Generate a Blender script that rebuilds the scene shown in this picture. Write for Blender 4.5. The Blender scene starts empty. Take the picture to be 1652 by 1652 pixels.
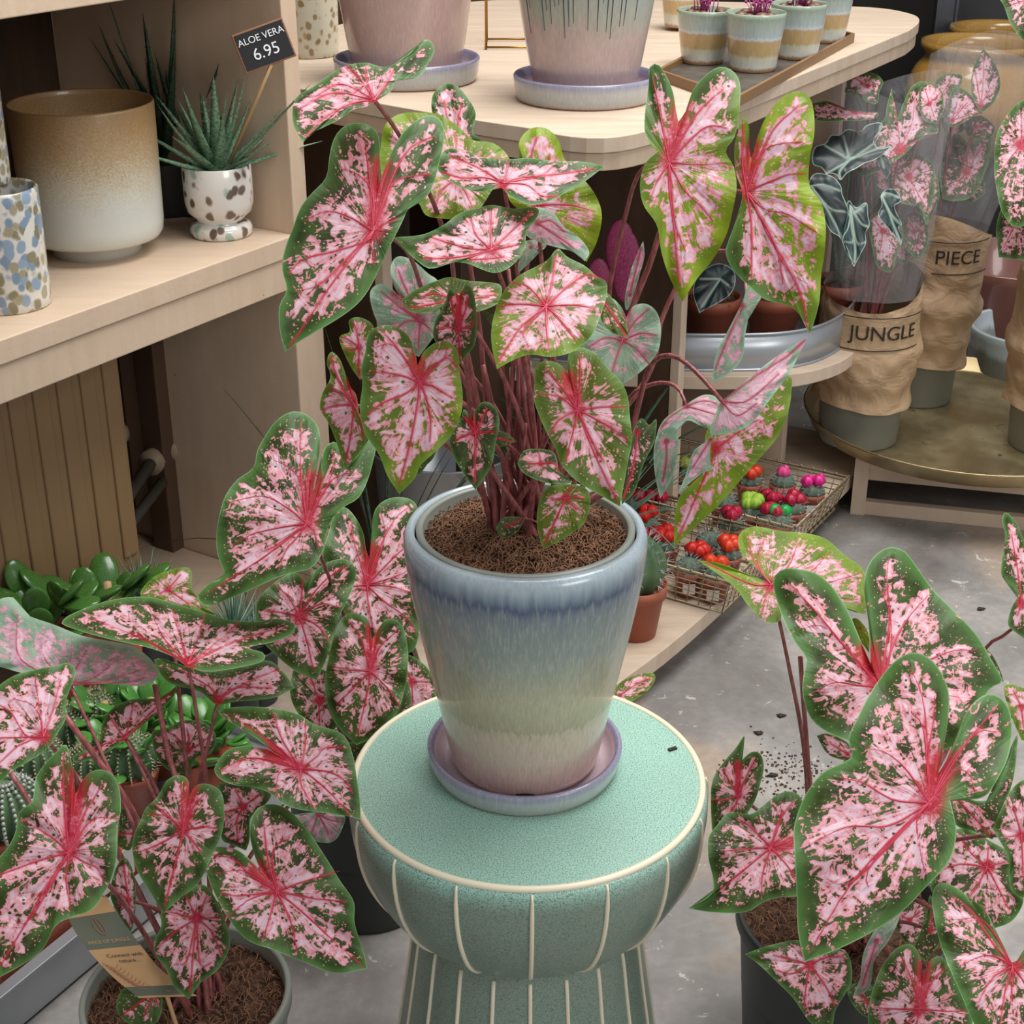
import bpy, bmesh, math, random
import numpy as np
from mathutils import Vector, Matrix
from mathutils.bvhtree import BVHTree
random.seed(7); rng = np.random.default_rng(7)
SC = bpy.context.scene; COL = SC.collection
PI = math.pi; cos = math.cos; sin = math.sin
# ---------------- camera ----------------
F = 2500.0; PITCH = math.radians(25.5); CP = cos(PITCH); SP = sin(PITCH); CAMZ = 1.41
cam = bpy.data.objects.new('camera', bpy.data.cameras.new('camera')); COL.objects.link(cam)
cam.location = (0, 0, CAMZ); cam.rotation_euler = (PI/2 - PITCH, 0, 0)
cam.data.sensor_width = 36; cam.data.lens = 36*F/1652; cam.data.clip_start = 0.02
SC.camera = cam
# ---------------- world, lights, exposure ----------------
w = bpy.data.worlds.new('world'); SC.world = w; w.use_nodes = True
bgn = w.node_tree.nodes['Background']; bgn.inputs[0].default_value = (0.93, 0.96, 1.0, 1); bgn.inputs[1].default_value = 0.40
def area(name, loc, target, sx, sy, power, color=(1, 1, 1)):
    l = bpy.data.lights.new(name, 'AREA'); l.shape = 'RECTANGLE'; l.size = sx; l.size_y = sy; l.energy = power; l.color = color
    o = bpy.data.objects.new(name, l); COL.objects.link(o); o.location = loc
    o.rotation_euler = (Vector(target) - Vector(loc)).to_track_quat('-Z', 'Y').to_euler(); return o
area('skylight', (0.7, 2.2, 3.6), (0.1, 1.7, 0.4), 2.2, 1.8, 125, (1, 0.985, 0.96))
area('shopfront_daylight', (2.3, -0.7, 2.5), (-.2, 2.2, 0.6), 1.4, 1.2, 34, (1, 0.96, 0.92))
SC.view_settings.view_transform = 'Standard'; SC.view_settings.look = 'None'
SC.view_settings.exposure = 0.16; SC.view_settings.gamma = 1.0; SC.view_settings.use_curve_mapping = False
SC.cycles.max_bounces = 6; SC.cycles.transparent_max_bounces = 16

# ---------------- geometry of the view ----------------
def ray(px, py):
    dx = (px-826)/F; dy = (py-826)/F
    return (dx, CP - dy*SP, -(SP + dy*CP))
def at(px, py, Z=None, Y=None, t=None):
    r = ray(px, py)
    if Z is not None: t = (Z-CAMZ)/r[2]
    elif Y is not None: t = Y/r[1]
    return Vector((r[0]*t, r[1]*t, CAMZ + r[2]*t))
# ---------------- materials ----------------
def lin(h):
    h = h.lstrip('#'); v = [int(h[i:i+2], 16)/255 for i in (0, 2, 4)]
    return tuple((c/12.92 if c <= .04045 else ((c+.055)/1.055)**2.4) for c in v) + (1,)
class NT:
    def __init__(s, name):
        s.m = bpy.data.materials.new(name); s.m.use_nodes = True; s.t = s.m.node_tree; s.b = s.t.nodes['Principled BSDF']; s.out = s.t.nodes['Material Output']
    def n(s, typ, ins=None, **kw):
        nd = s.t.nodes.new('ShaderNode'+typ)
        for k, v in kw.items(): setattr(nd, k, v)
        for k, v in (ins or {}).items(): s.put(nd.inputs[k], v)
        return nd
    def put(s, sock, v):
        if isinstance(v, bpy.types.NodeSocket): s.t.links.new(v, sock)
        elif isinstance(v, bpy.types.Node): s.t.links.new(v.outputs[0], sock)
        elif isinstance(v, str): sock.default_value = lin(v)
        else: sock.default_value = v
    def math(s, op, a, b=0.0, c=None, clamp=False):
        nd = s.n('Math', {0: a, 1: b}, operation=op, use_clamp=clamp)
        if c is not None: s.put(nd.inputs[2], c)
        return nd.outputs[0]
    def ss(s, x, lo, hi, a=0.0, b=1.0):
        return s.n('MapRange', {0: x, 1: lo, 2: hi, 3: a, 4: b}, interpolation_type='SMOOTHSTEP').outputs[0]
    def mix(s, f, a, b, bt='MIX'):
        nd = s.n('Mix', data_type='RGBA', blend_type=bt)
        s.put(nd.inputs[0], f); s.put(nd.inputs[6], a); s.put(nd.inputs[7], b); return nd.outputs[2]
    def coord(s, k='Object'): return s.n('TexCoord').outputs[k]
    def map(s, v, sc=(1, 1, 1), loc=(0, 0, 0), rot=(0, 0, 0)):
        return s.n('Mapping', {0: v, 1: loc, 2: rot, 3: sc}).outputs[0]
    def noise(s, v, scale, detail=3.0, rough=.5, dist=0.0):
        return s.n('TexNoise', {'Vector': v, 'Scale': scale, 'Detail': detail, 'Roughness': rough, 'Distortion': dist}).outputs[0]
    def vor(s, v, scale, feature='F1', rnd=1.0):
        return s.n('TexVoronoi', {'Vector': v, 'Scale': scale, 'Randomness': rnd}, feature=feature)
    def ramp(s, f, stops, interp='LINEAR'):
        nd = s.n('ValToRGB', {0: f}); cr = nd.color_ramp; cr.interpolation = interp
        while len(cr.elements) > 1: cr.elements.remove(cr.elements[-1])
        cr.elements[0].position = stops[0][0]; cr.elements[0].color = lin(stops[0][1])
        for p, c in stops[1:]: e = cr.elements.new(p); e.color = lin(c)
        return nd.outputs[0]
    def bump(s, h, strength=.3, dist=.01):
        nd = s.n('Bump', {'Height': h, 'Strength': strength, 'Distance': dist}); s.put(s.b.inputs['Normal'], nd.outputs[0]); return nd.outputs[0]
    def xyz(s, v): return s.n('SeparateXYZ', {0: v}).outputs
    def fin(s, col=None, rough=.5, metal=0.0, spec=None, coat=0.0, trans=0.0, coatr=.05):
        if col is not None: s.put(s.b.inputs['Base Color'], col)
        s.put(s.b.inputs['Roughness'], rough); s.put(s.b.inputs['Metallic'], metal)
        if spec is not None: s.put(s.b.inputs['Specular IOR Level'], spec)
        s.b.inputs['Coat Weight'].default_value = coat; s.b.inputs['Coat Roughness'].default_value = coatr
        s.b.inputs['Transmission Weight'].default_value = trans
        return s.m
def plain(name, col, rough=.5, metal=0.0, coat=0.0, var=.12, sc=30, bmp=0.0, **k):
    a = NT(name); c = a.coord(); n = a.noise(c, sc, 4)
    dark = [max(0, x*(1-var*2)) for x in lin(col)[:3]]+[1]
    m = a.mix(n, tuple(dark), col)
    if bmp: a.bump(n, bmp, .004)
    return a.fin(m, rough, metal, coat=coat, **k)
def m_wood(name, base, lo, speck=True, rough=.55):
    a = NT(name); c = a.coord(); g = a.noise(a.map(c, (1, 8, 1), rot=(0, 0, .55)), 6, 5, .6)
    col = a.mix(a.ss(g, .25, .75), lo, base)
    n2 = a.noise(c, 3, 3); col = a.mix(a.ss(n2, .3, .8, 0, .35), col, lo)
    s = a.vor(c, 55); k = a.math('LESS_THAN', s.outputs['Distance'], .09); g3 = a.math('GREATER_THAN', a.noise(c, 9, 2), .62)
    if speck: col = a.mix(a.math('MULTIPLY', a.math('MULTIPLY', k, g3), .7), col, '#5a4a3c')
    a.bump(a.noise(c, 120, 3), .12, .003); return a.fin(col, rough)
M = {}
M['wood'] = m_wood('painted_beige_board', '#d6bfa7', '#ccb49b')
M['ply'] = m_wood('pale_plywood', '#d6c3ae', '#c4ae97', False)
M['plyedge'] = m_wood('plywood_edge', '#cdb79f', '#bba48b', False)
M['brown'] = m_wood('brown_and_shade_panel', '#553f2d', '#3f2e20', False)  # brown of the wall; on the counter uprights it paints in shade
M['rad'] = plain('enamelled_radiator', '#937653', .45, var=.06)
M['trim_wood'] = plain('brown_window_frame', '#5a4433', .6)
M['pipe'] = plain('grey_pipe', '#55524c', .4, var=.2)
M['valve'] = plain('cream_valve', '#a8947a', .5)
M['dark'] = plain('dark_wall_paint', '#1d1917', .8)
M['grey'] = plain('dark_grey_glass_panel', '#3d3d3f', .3)
M['metal'] = plain('brushed_frame_metal', '#6a6d74', .35, .8)
M['galv'] = plain('galvanised_metal', '#bcc2c8', .33, .55, var=.15, sc=12)
M['terra'] = plain('terracotta_plastic', '#a4573f', .5, var=.08)
M['pot'] = plain('grey_green_nursery_plastic', '#7c8078', .45, var=.05)
M['potdark'] = plain('charcoal_nursery_plastic', '#383c3a', .5, var=.06)
M['potrim'] = plain('pale_grey_nursery_plastic', '#8f958c', .42, var=.04)
M['stick'] = plain('pale_wooden_stick', '#c9a273', .6)
M['wire'] = plain('brass_wire', '#a39377', .4, .5)
M['gold'] = plain('gold_wire', '#a5793a', .3, .9)
M['black'] = plain('black_sleeve_print', '#2c241d', .7)
M['white'] = plain('white_label_paper', '#d8d5d2', .7, var=.04)
M['chalk'] = plain('white_chalk', '#e4e6ea', .9, var=.02)
M['chalkboard'] = plain('chalkboard_black', '#1a1a1e', .75)
M['tagwood'] = plain('sign_edge_wood', '#9a6647', .6)
M['pebble'] = plain('brown_pebble', '#7d5a45', .4, var=.3, sc=60)
M['flowerpink'] = plain('pink_flower_stem', '#c24d93', .5, var=.25)
M['cream'] = plain('cream_glaze_line', '#f5ebcf', .35, var=.05)
def m_floor():
    a = NT('worn_concrete'); c = a.coord()
    n = a.noise(c, 2.2, 8, .62, .4); n2 = a.noise(c, 9, 6, .6); n3 = a.noise(c, 60, 4)
    col = a.ramp(n, [(.32, '#67615b'), (.44, '#878380'), (.53, '#a09c98'), (.64, '#bdb6ad')])
    col = a.mix(a.ss(n2, .35, .7, 0, .5), col, '#85807b')
    tan = a.ss(a.noise(a.map(c, loc=(3.1, 1, 0)), 1.7, 4, .5), .56, .64, 0, .65); col = a.mix(tan, col, '#b39c85')
    wh = a.ss(a.noise(c, 26, 6, .7, 1.0), .62, .67, 0, .8); col = a.mix(wh, col, '#cfc9c0')
    dk = a.ss(a.noise(a.map(c, loc=(7, 3, 0)), 38, 5, .65), .70, .74, 0, .8); col = a.mix(dk, col, '#4a443f')
    col = a.mix(a.ss(n3, .3, .7, 0, .18), col, '#5d5955')
    a.bump(a.noise(c, 14, 8, .7), .25, .01); return a.fin(col, a.ss(n2, .3, .7, .5, .75))
M['floor'] = m_floor()
def m_stone(name, top, side, dark, zt=None):
    a = NT(name); c = a.coord(); z = a.xyz(c)[2]
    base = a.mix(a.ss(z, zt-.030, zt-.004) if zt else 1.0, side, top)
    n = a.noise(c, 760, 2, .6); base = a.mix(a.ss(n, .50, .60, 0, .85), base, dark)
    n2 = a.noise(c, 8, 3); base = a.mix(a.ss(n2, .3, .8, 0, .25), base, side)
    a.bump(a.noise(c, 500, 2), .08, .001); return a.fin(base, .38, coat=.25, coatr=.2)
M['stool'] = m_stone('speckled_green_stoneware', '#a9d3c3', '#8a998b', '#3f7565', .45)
def m_glaze(name, stops, zmax, streak=.12, wob=.02, rough=.2, coat=.35, sk=.16):
    a = NT(name); c = a.coord(); z = a.xyz(c)[2]
    s = a.noise(a.map(c, (1, 1, .05)), 210, 4, .6); s2 = a.noise(a.map(c, (1, 1, .3)), 14, 4, .55)
    zz = a.math('DIVIDE', z, zmax); zz = a.math('ADD', zz, a.math('MULTIPLY', a.math('SUBTRACT', s, .5), streak)); zz = a.math('ADD', zz, a.math('MULTIPLY', a.math('SUBTRACT', s2, .5), wob*4))
    col = a.ramp(zz, stops); f = a.noise(a.map(c, (1, 1, .05)), 420, 3, .6); col = a.mix(a.ss(f, .45, .72, 0, sk), col, '#66787c'); col = a.mix(a.ss(f, .5, .3, 0, sk), col, '#dfdccf')
    return a.fin(col, rough, coat=coat)
M['mainpot'] = m_glaze('blue_to_pink_reactive_glaze', [(0, '#b89a98'), (.12, '#c8afa3'), (.28, '#cdb9a6'), (.325, '#c6b8a0'), (.34, '#b0a98b'), (.46, '#bbb898'), (.58, '#abb09b'), (.70, '#94a29b'), (.82, '#879594'), (.89, '#74838f'), (.92, '#4f5f7c'), (.955, '#7e94a3'), (1, '#aebfc8')], .276, .10, .008, sk=.20)
SST = [(0, '#a56e58'), (.05, '#b59a8c'), (.12, '#aeb1ae'), (.6, '#b3b6b8'), (.84, '#9c9db0'), (1, '#918ea6')]
M['saucer'] = m_glaze('lilac_grey_saucer_glaze', SST, .027, .1, .02, sk=.15)
M['saucer2'] = m_glaze('lilac_rimmed_saucer_glaze', SST, .038, .1, .02, sk=.15)
M['saucerin'] = m_glaze('pinkish_inner_glaze', [(0, '#d2bfc4'), (.8, '#c9b0ba'), (1, '#8d86a8')], .026, .1, .02)
M['pinkpot'] = m_glaze('pale_pink_glaze', [(0, '#b59d98'), (.3, '#c4a69f'), (1, '#cfaea6')], .35, .15, .05)
M['drippot'] = m_glaze('grey_over_pink_drip_glaze', [(0, '#b29b9c'), (.30, '#c4ada7'), (.38, '#b3b3a4'), (.55, '#a3aea8'), (.7, '#97aab4'), (1, '#6d7f96')], .33, .22, .05)
M['cup'] = m_glaze('banded_cup_glaze', [(0, '#b58d5f'), (.05, '#b58d5f'), (.10, '#dcdcd4'), (.28, '#cfceb8'), (.34, '#c2a572'), (.60, '#c4a573'), (.64, '#d3dade'), (.70, '#b7c4c4'), (1, '#a3b3a0')], .085, .10, .015)
def m_ombre():
    a = NT('brown_to_white_ombre_stoneware'); c = a.coord(); z = a.xyz(c)[2]
    zz = a.math('DIVIDE', z, .235); n = a.noise(c, 330, 3, .7); zz = a.math('ADD', zz, a.math('MULTIPLY', a.math('SUBTRACT', n, .5), .55))
    zz = a.math('ADD', zz, a.math('MULTIPLY', a.math('SUBTRACT', a.noise(c, 9, 3), .5), .18))
    col = a.ramp(zz, [(0, '#cfd2cb'), (.36, '#cdd0c8'), (.5, '#c8c0ab'), (.66, '#b29a76'), (.85, '#9c7d54'), (1, '#8e6f49')])
    return a.fin(col, .35, coat=.3)
M['ombre'] = m_ombre()
def m_spot(name, base, cols, scale, thr=.42, gt=.25):
    a = NT(name); c = a.coord(); c2 = a.n('VectorMath', {0: c, 1: a.n('VectorMath', {0: a.n('TexNoise', {'Vector': c, 'Scale': 40.0}).outputs[1], 1: (.012, .012, .012)}, operation='MULTIPLY').outputs[0]}, operation='ADD').outputs[0]
    v = a.vor(a.map(c2, (1, 1, .8)), scale); r = a.xyz(v.outputs['Color'])[0]
    blot = a.ramp(r, [(i/len(cols), cc) for i, cc in enumerate(cols)], 'CONSTANT')
    k = a.ss(v.outputs['Distance'], thr-.04, thr+.18, 1, 0); gate = a.math('GREATER_THAN', a.xyz(v.outputs['Color'])[1], gt)
    return a.fin(a.mix(a.math('MULTIPLY', k, gate), base, blot), .15, coat=.5)
M['bluespot'] = m_spot('blue_and_olive_dabbed_glaze', '#dcd8cf', ['#8a8468', '#8fa3b8', '#a39c80', '#7f96ac'], 80, .52, .02)
M['brownspot'] = m_spot('brown_and_green_dabbed_glaze', '#e3dfd8', ['#5e4a3f', '#6a5346', '#9fbcae', '#6b5a4c'], 60, .38, .3)
M['vase'] = m_spot('ochre_speckled_glaze', '#c9c6b4', ['#8d7a55', '#a3926c', '#94845f'], 75, .30, .15)
M['yellow'] = m_glaze('mustard_glaze', [(0, '#7f5d1d'), (.5, '#b4842a'), (1, '#a57a25')], .3, .05, .05)
M['mauve'] = plain('mauve_brown_glaze', '#85584f', .25, coat=.5)
M['greypot'] = m_glaze('grey_green_streaked_glaze', [(0, '#5b5d55'), (.6, '#6d716a'), (.93, '#7d837e'), (1, '#b9c6cc')], .2, .1, .05)
def m_traygold():
    a = NT('brushed_gold_tray'); c = a.coord(); n = a.noise(c, 6, 6, .6); col = a.mix(a.ss(n, .35, .7), '#9c8a66', '#c2b48e')
    col = a.mix(a.ss(a.noise(c, 22, 5, .7), .62, .70, 0, .8), col, '#3d3830'); return a.fin(col, a.ss(n, .3, .7, .28, .5), .75)
M['traygold'] = m_traygold()
def m_soil():
    a = NT('coconut_fibre_soil'); c = a.coord(); n = a.noise(c, 90, 5, .7); col = a.mix(a.ss(n, .3, .7), '#2f2019', '#76543f')
    a.bump(n, .8, .01); return a.fin(col, .95)
M['soil'] = m_soil()
M['fibre'] = plain('coconut_fibre', '#a5795a', .9, var=.38, sc=70)
def m_kraft():
    a = NT('kraft_paper'); c = a.coord(); n = a.noise(a.map(c, (1, 1, 1.5)), 16, 3, .45, .8); col = a.mix(a.noise(c, 4, 2), '#ad8f6e', '#bfa280')
    a.bump(n, .35, .03); return a.fin(col, .6)
M['kraft'] = m_kraft()
M['kraftcard'] = plain('kraft_card', '#bb9568', .7, var=.04)
M['cardgreen'] = plain('dark_green_card_print', '#5d6353', .7, var=.03)
M['cardpink'] = plain('coppery_card_print', '#a8705a', .7, var=.03)
def m_plastic():
    a = NT('clear_cellophane'); c = a.coord(); a.bump(a.noise(a.map(c, (1, 1, .3)), 14, 4, .5, 1.5), .6, .03)
    a.fin((.92, .92, .95, 1), .12); g = a.n('BsdfTransparent', {0: (.95, .95, .96, 1)}); mx = a.n('MixShader', {0: .14})
    a.t.links.new(g.outputs[0], mx.inputs[1]); a.t.links.new(a.b.outputs[0], mx.inputs[2]); a.t.links.new(mx.outputs[0], a.out.inputs[0]); return a.m
M['plastic'] = m_plastic()
def m_green(name, c1, c2, rough=.35, tr=.0, sc=25):
    a = NT(name); n = a.noise(a.coord(), sc, 4); return a.fin(a.mix(a.ss(n, .3, .7), c1, c2), rough)
M['jade'] = m_green('glossy_jade_leaf', '#2c5224', '#4e7d33', .22)
M['lime'] = m_green('bright_succulent_leaf', '#356a2c', '#5d9a45', .28)
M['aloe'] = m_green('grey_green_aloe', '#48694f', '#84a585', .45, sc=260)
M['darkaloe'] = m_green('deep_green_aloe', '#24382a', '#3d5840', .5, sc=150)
M['tilla'] = m_green('dusty_blue_green_leaf', '#5f8470', '#86a78f', .6)
M['cact'] = m_green('dark_cactus_skin', '#3d5a3d', '#5d7a55', .6)
M['cact2'] = m_green('grey_green_cactus_skin', '#526355', '#7a8a76', .7)
M['spine'] = plain('cream_spines', '#d8d0a8', .7)
M['spinew'] = plain('white_spines', '#c9cdc6', .7)
for k, c in dict(red='#d4241b', orange='#e2401c', crimson='#b3123a', pink='#ef4f96', hot='#e2218a', limef='#a6d14a', greenf='#17a647', yell='#a9b04a').items():
    M['f_'+k] = plain('flower_'+k, c, .4, var=.1)
M['brom'] = m_green('magenta_bromeliad', '#7a1f4e', '#a83a6c', .5)
def m_stalk():
    a = NT('dusky_red_leaf_stalk'); c = a.coord(); n = a.noise(a.map(c, (1, 1, .2)), 260, 3); return a.fin(a.mix(a.ss(n, .3, .7), '#7a4440', '#ab6564'), .4)
M['stalk'] = m_stalk()
# caladium leaf: pigment pattern from the leaf's own coordinates, backlight painted in as lime
def m_leaf(name, rim='#5f8f4c', g1='#363f1d', g2='#4f6a35', p1='#ea949f', p2='#efcfde', red='#c8203f', bias=0.0):
    a = NT(name)
    at1 = a.n('Attribute', attribute_name='leafa').outputs['Vector']; c = a.n('Attribute', attribute_name='leafc').outputs['Vector']
    p = a.n('Attribute', attribute_name='leafp').outputs['Vector']; l = a.n('Attribute', attribute_name='leafl').outputs['Vector']
    e, vd, fl = a.xyz(at1)[0], a.xyz(at1)[1], a.xyz(at1)[2]; lime = a.xyz(l)[0]
    n1 = a.noise(c, 78, 5, .60, 1.0); n2 = a.noise(p, 1.7, 5, .62, 1.0)
    m = a.math('ADD', a.math('MULTIPLY', n1, .62), a.math('MULTIPLY', n2, .38))
    m = a.math('MULTIPLY_ADD', m, 1.5, -.25); b = a.ss(e, .06, .75, -.17, .005); m = a.math('ADD', m, b); m = a.math('ADD', m, a.ss(vd, .5, 7.0, .045, -.045)); m = a.math('ADD', m, a.xyz(l)[1])
    pk = a.ss(m, .484-bias, .500-bias)
    hole = a.vor(c, 150); hk = a.math('MULTIPLY', a.ss(hole.outputs['Distance'], .20, .27, 1, 0), a.math('GREATER_THAN', a.xyz(hole.outputs['Color'])[0], .68)); pk = a.math('MULTIPLY', pk, a.math('SUBTRACT', 1.0, hk))
    sp = a.vor(c, 330); sk = a.math('MULTIPLY', a.ss(sp.outputs['Distance'], .20, .30, 1, 0), a.math('GREATER_THAN', a.math('ADD', a.xyz(sp.outputs['Color'])[0], a.ss(e, .10, .4, -.5, 0)), .50))
    green = a.mix(a.ss(a.noise(c, 45, 3), .3, .7), g1, g2); green = a.mix(a.ss(e, .35, 0, 0, .75), green, rim); green = a.mix(a.ss(e, .045, .0, 0, .6), green, '#a9c89a')
    backlit_lime = a.mix(a.ss(a.noise(c, 30, 3), .3, .7), '#748f1c', '#9bb528'); green = a.mix(lime, green, backlit_lime)  # yellow-green of young leaves, and backlight painted into the green
    pink = a.mix(a.ss(m, .50, .66), p1, p2); pink = a.mix(a.ss(a.noise(c, 300, 2), .4, .7, 0, .25), pink, '#f2dde4')
    col = a.mix(a.math('MULTIPLY', sk, .85), green, '#e2bfa0'); col = a.mix(pk, col, pink)
    nr = a.noise(c, 420, 3, .6); fr = a.math('MULTIPLY', a.ss(fl, .15, .8), a.ss(nr, .30, .52, .55, 1)); col = a.mix(a.math('MULTIPLY', fr, .9), col, red)
    vh = a.ss(vd, .0, 1.0, .75, 0); col = a.mix(vh, col, red)
    hb = a.math('ADD', a.math('MULTIPLY', a.ss(vd, 0, 3.5), 1.0), a.math('MULTIPLY', a.noise(p, 1.6, 3), .8))
    a.bump(hb, .55, .004)
    a.fin(col, .45, spec=.36); a.b.inputs['Sheen Weight'].default_value = .0
    tr = a.n('BsdfTranslucent'); tc = a.mix(.0, col, col); tc = a.n('HueSaturation', {'Saturation': 1.25, 'Value': 1.25, 'Color': col}).outputs[0]; a.put(tr.inputs[0], tc)
    mx = a.n('MixShader', {0: .36}); a.t.links.new(a.b.outputs[0], mx.inputs[1]); a.t.links.new(tr.outputs[0], mx.inputs[2]); a.t.links.new(mx.outputs[0], a.out.inputs[0]); return a.m
M['leaf'] = m_leaf('pink_and_green_caladium_leaf')
M['vein'] = plain('crimson_leaf_vein', '#c42a48', .42, var=.08)
M['leafpale'] = m_leaf('pale_underside_caladium_leaf', '#a9c4ae', '#7a9c85', '#9dbaa2', '#d995ac', '#e2bccb', '#b04562')
M['veinpale'] = plain('dusky_pink_leaf_vein', '#bb4a62', .45, var=.08)
def m_alo():
    a = NT('dark_alocasia_leaf'); v = a.xyz(a.n('Attribute', attribute_name='leafa').outputs['Vector']); c = a.n('Attribute', attribute_name='leafc').outputs['Vector']
    col = a.mix(a.ss(a.noise(c, 30, 3), .3, .7), '#141f22', '#2a3f40'); col = a.mix(a.ss(v[1], 1.7, .4, 0, .6), col, '#9db4a6'); col = a.mix(a.ss(v[0], .14, .04, 0, .8), col, '#a9c0b2'); return a.fin(col, .38)
M['alo'] = m_alo()
M['veinw'] = plain('silvery_white_vein', '#a9bfb0', .45, var=.08)

# ---------------- object helpers ----------------
def link(o, parent=None):
    COL.objects.link(o)
    if parent is not None: o.parent = parent
    return o
def mesh_obj(name, me, mats, parent=None, smooth=True):
    o = bpy.data.objects.new(name, me)
    for m in (mats if isinstance(mats, (list, tuple)) else [mats]): me.materials.append(m)
    if smooth:
        for p in me.polygons: p.use_smooth = True
    return link(o, parent)
def tag(o, label, cat, group=None, kind=None):
    o['label'] = label; o['category'] = cat
    if group: o['group'] = group
    if kind: o['kind'] = kind
    return o
def empty(name, loc=(0, 0, 0), rz=0, label=None, cat=None, group=None):
    o = bpy.data.objects.new(name, None); o.empty_display_size = .02; COL.objects.link(o); o.location = loc; o.rotation_euler = (0, 0, rz)
    if label: tag(o, label, cat, group)
    return o
def structure(o): o['kind'] = 'structure'; return o
def copy_tree(o, loc=None, rz=None, label=None, parent=None, sc=None):
    c = o.copy(); COL.objects.link(c); c.parent = parent
    if loc is not None: c.location = loc
    if rz is not None: c.rotation_euler = (0, 0, rz)
    if sc is not None: c.scale = (sc, sc, sc)
    if label: c['label'] = label
    for ch in list(o.children): copy_tree(ch, parent=c)
    return c
class MB:
    def __init__(s): s.v = []; s.f = []; s.mi = []
    def add(s, vs, fs, mi=0):
        k = len(s.v); s.v += [tuple(v) for v in vs]; s.f += [tuple(i+k for i in f) for f in fs]; s.mi += [mi]*len(fs)
    def box(s, c, d, rz=0, mi=0, rot=None):
        R = rot or Matrix.Rotation(rz, 3, 'Z'); vs = []
        for x in (-.5, .5):
            for y in (-.5, .5):
                for z in (-.5, .5): vs.append(Vector(c)+R@Vector((x*d[0], y*d[1], z*d[2])))
        s.add(vs, [(0, 1, 3, 2), (4, 6, 7, 5), (0, 4, 5, 1), (2, 3, 7, 6), (0, 2, 6, 4), (1, 5, 7, 3)], mi)
    def prism(s, pts, z0, z1, mi=0):
        n = len(pts); vs = [(p[0], p[1], z0) for p in pts]+[(p[0], p[1], z1) for p in pts]
        fs = [tuple(range(n-1, -1, -1)), tuple(range(n, 2*n))]+[(i, (i+1) % n, n+(i+1) % n, n+i) for i in range(n)]
        s.add(vs, fs, mi)
    def lathe(s, prof, seg=64, mi=0, cx=0, cy=0, rfun=None):
        vs = []; fs = []
        for j, (r, z) in enumerate(prof):
            for i in range(seg):
                a = 2*PI*i/seg; rr = r*(rfun(a, z) if rfun else 1); vs.append((cx+rr*cos(a), cy+rr*sin(a), z))
        for j in range(len(prof)-1):
            for i in range(seg):
                k = (i+1) % seg; fs.append((j*seg+i, j*seg+k, (j+1)*seg+k, (j+1)*seg+i))
        s.add(vs, fs, mi)
    def tube(s, pts, rad, seg=8, mi=0, caps=True):
        pts = [Vector(p) for p in pts]; n = len(pts); vs = []; fs = []
        rad = rad if isinstance(rad, (list, tuple)) else [rad]*n
        up = None
        for i, p in enumerate(pts):
            d = (pts[min(i+1, n-1)]-pts[max(i-1, 0)]).normalized()
            if up is None: up = Vector((0, 0, 1)) if abs(d.z) < .9 else Vector((1, 0, 0))
            x = d.cross(up).normalized(); up = x.cross(d).normalized()
            for k in range(seg): a = 2*PI*k/seg; vs.append(p+(x*cos(a)+up*sin(a))*rad[i])
        for i in range(n-1):
            for k in range(seg): q = (k+1) % seg; fs.append((i*seg+k, i*seg+q, (i+1)*seg+q, (i+1)*seg+k))
        if caps: fs += [tuple(range(seg-1, -1, -1)), tuple((n-1)*seg+k for k in range(seg))]
        s.add(vs, fs, mi)
    def sphere(s, c, r, seg=12, ring=8, mi=0, sz=1.0, fun=None):
        vs = []; fs = []
        for j in range(ring+1):
            ph = PI*j/ring
            for i in range(seg):
                a = 2*PI*i/seg; q = fun(a, ph) if fun else 1; vs.append((c[0]+r*q*sin(ph)*cos(a), c[1]+r*q*sin(ph)*sin(a), c[2]-r*sz*cos(ph)))
        for j in range(ring):
            for i in range(seg): k = (i+1) % seg; fs.append((j*seg+i, j*seg+k, (j+1)*seg+k, (j+1)*seg+i))
        s.add(vs, fs, mi)
    def build(s, name, mats, parent=None, smooth=True, bevel=0):
        me = bpy.data.meshes.new(name); me.from_pydata(s.v, [], s.f); me.validate(); me.update()
        if len(me.polygons) == len(s.mi): me.polygons.foreach_set('material_index', s.mi)
        o = mesh_obj(name, me, mats, parent, smooth)
        if bevel: b = o.modifiers.new('bevel', 'BEVEL'); b.width = bevel; b.segments = 3; b.limit_method = 'ANGLE'; b.angle_limit = .7
        return o
def crs(P, n, closed=False):      # Catmull-Rom through points, n samples (includes ends)
    P = np.array(P, float)
    if len(P) == 2: return np.linspace(P[0], P[1], n)
    Q = np.vstack([2*P[0]-P[1], P, 2*P[-1]-P[-2]])
    out = []
    for i in range(len(P)-1):
        a, b, c, d = Q[i], Q[i+1], Q[i+2], Q[i+3]
        for t in np.linspace(0, 1, 12, endpoint=False):
            out.append(.5*((2*b)+(-a+c)*t+(2*a-5*b+4*c-d)*t*t+(-a+3*b-3*c+d)*t**3))
    out.append(P[-1]); out = np.array(out)
    d = np.r_[0, np.cumsum(np.linalg.norm(np.diff(out, axis=0), axis=1))]
    s = np.linspace(0, d[-1], n); return np.stack([np.interp(s, d, out[:, k]) for k in range(out.shape[1])], 1)
def text_mesh(body, size, ext=.0003):
    cu = bpy.data.curves.new('writing', 'FONT'); cu.body = body; cu.size = size; cu.extrude = ext; cu.align_x = 'CENTER'; cu.align_y = 'CENTER'
    o = bpy.data.objects.new('writing', cu); COL.objects.link(o); dg = bpy.context.evaluated_depsgraph_get(); dg.update()
    me = bpy.data.meshes.new_from_object(o.evaluated_get(dg)); bpy.data.objects.remove(o); bpy.data.curves.remove(cu); return me
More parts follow.
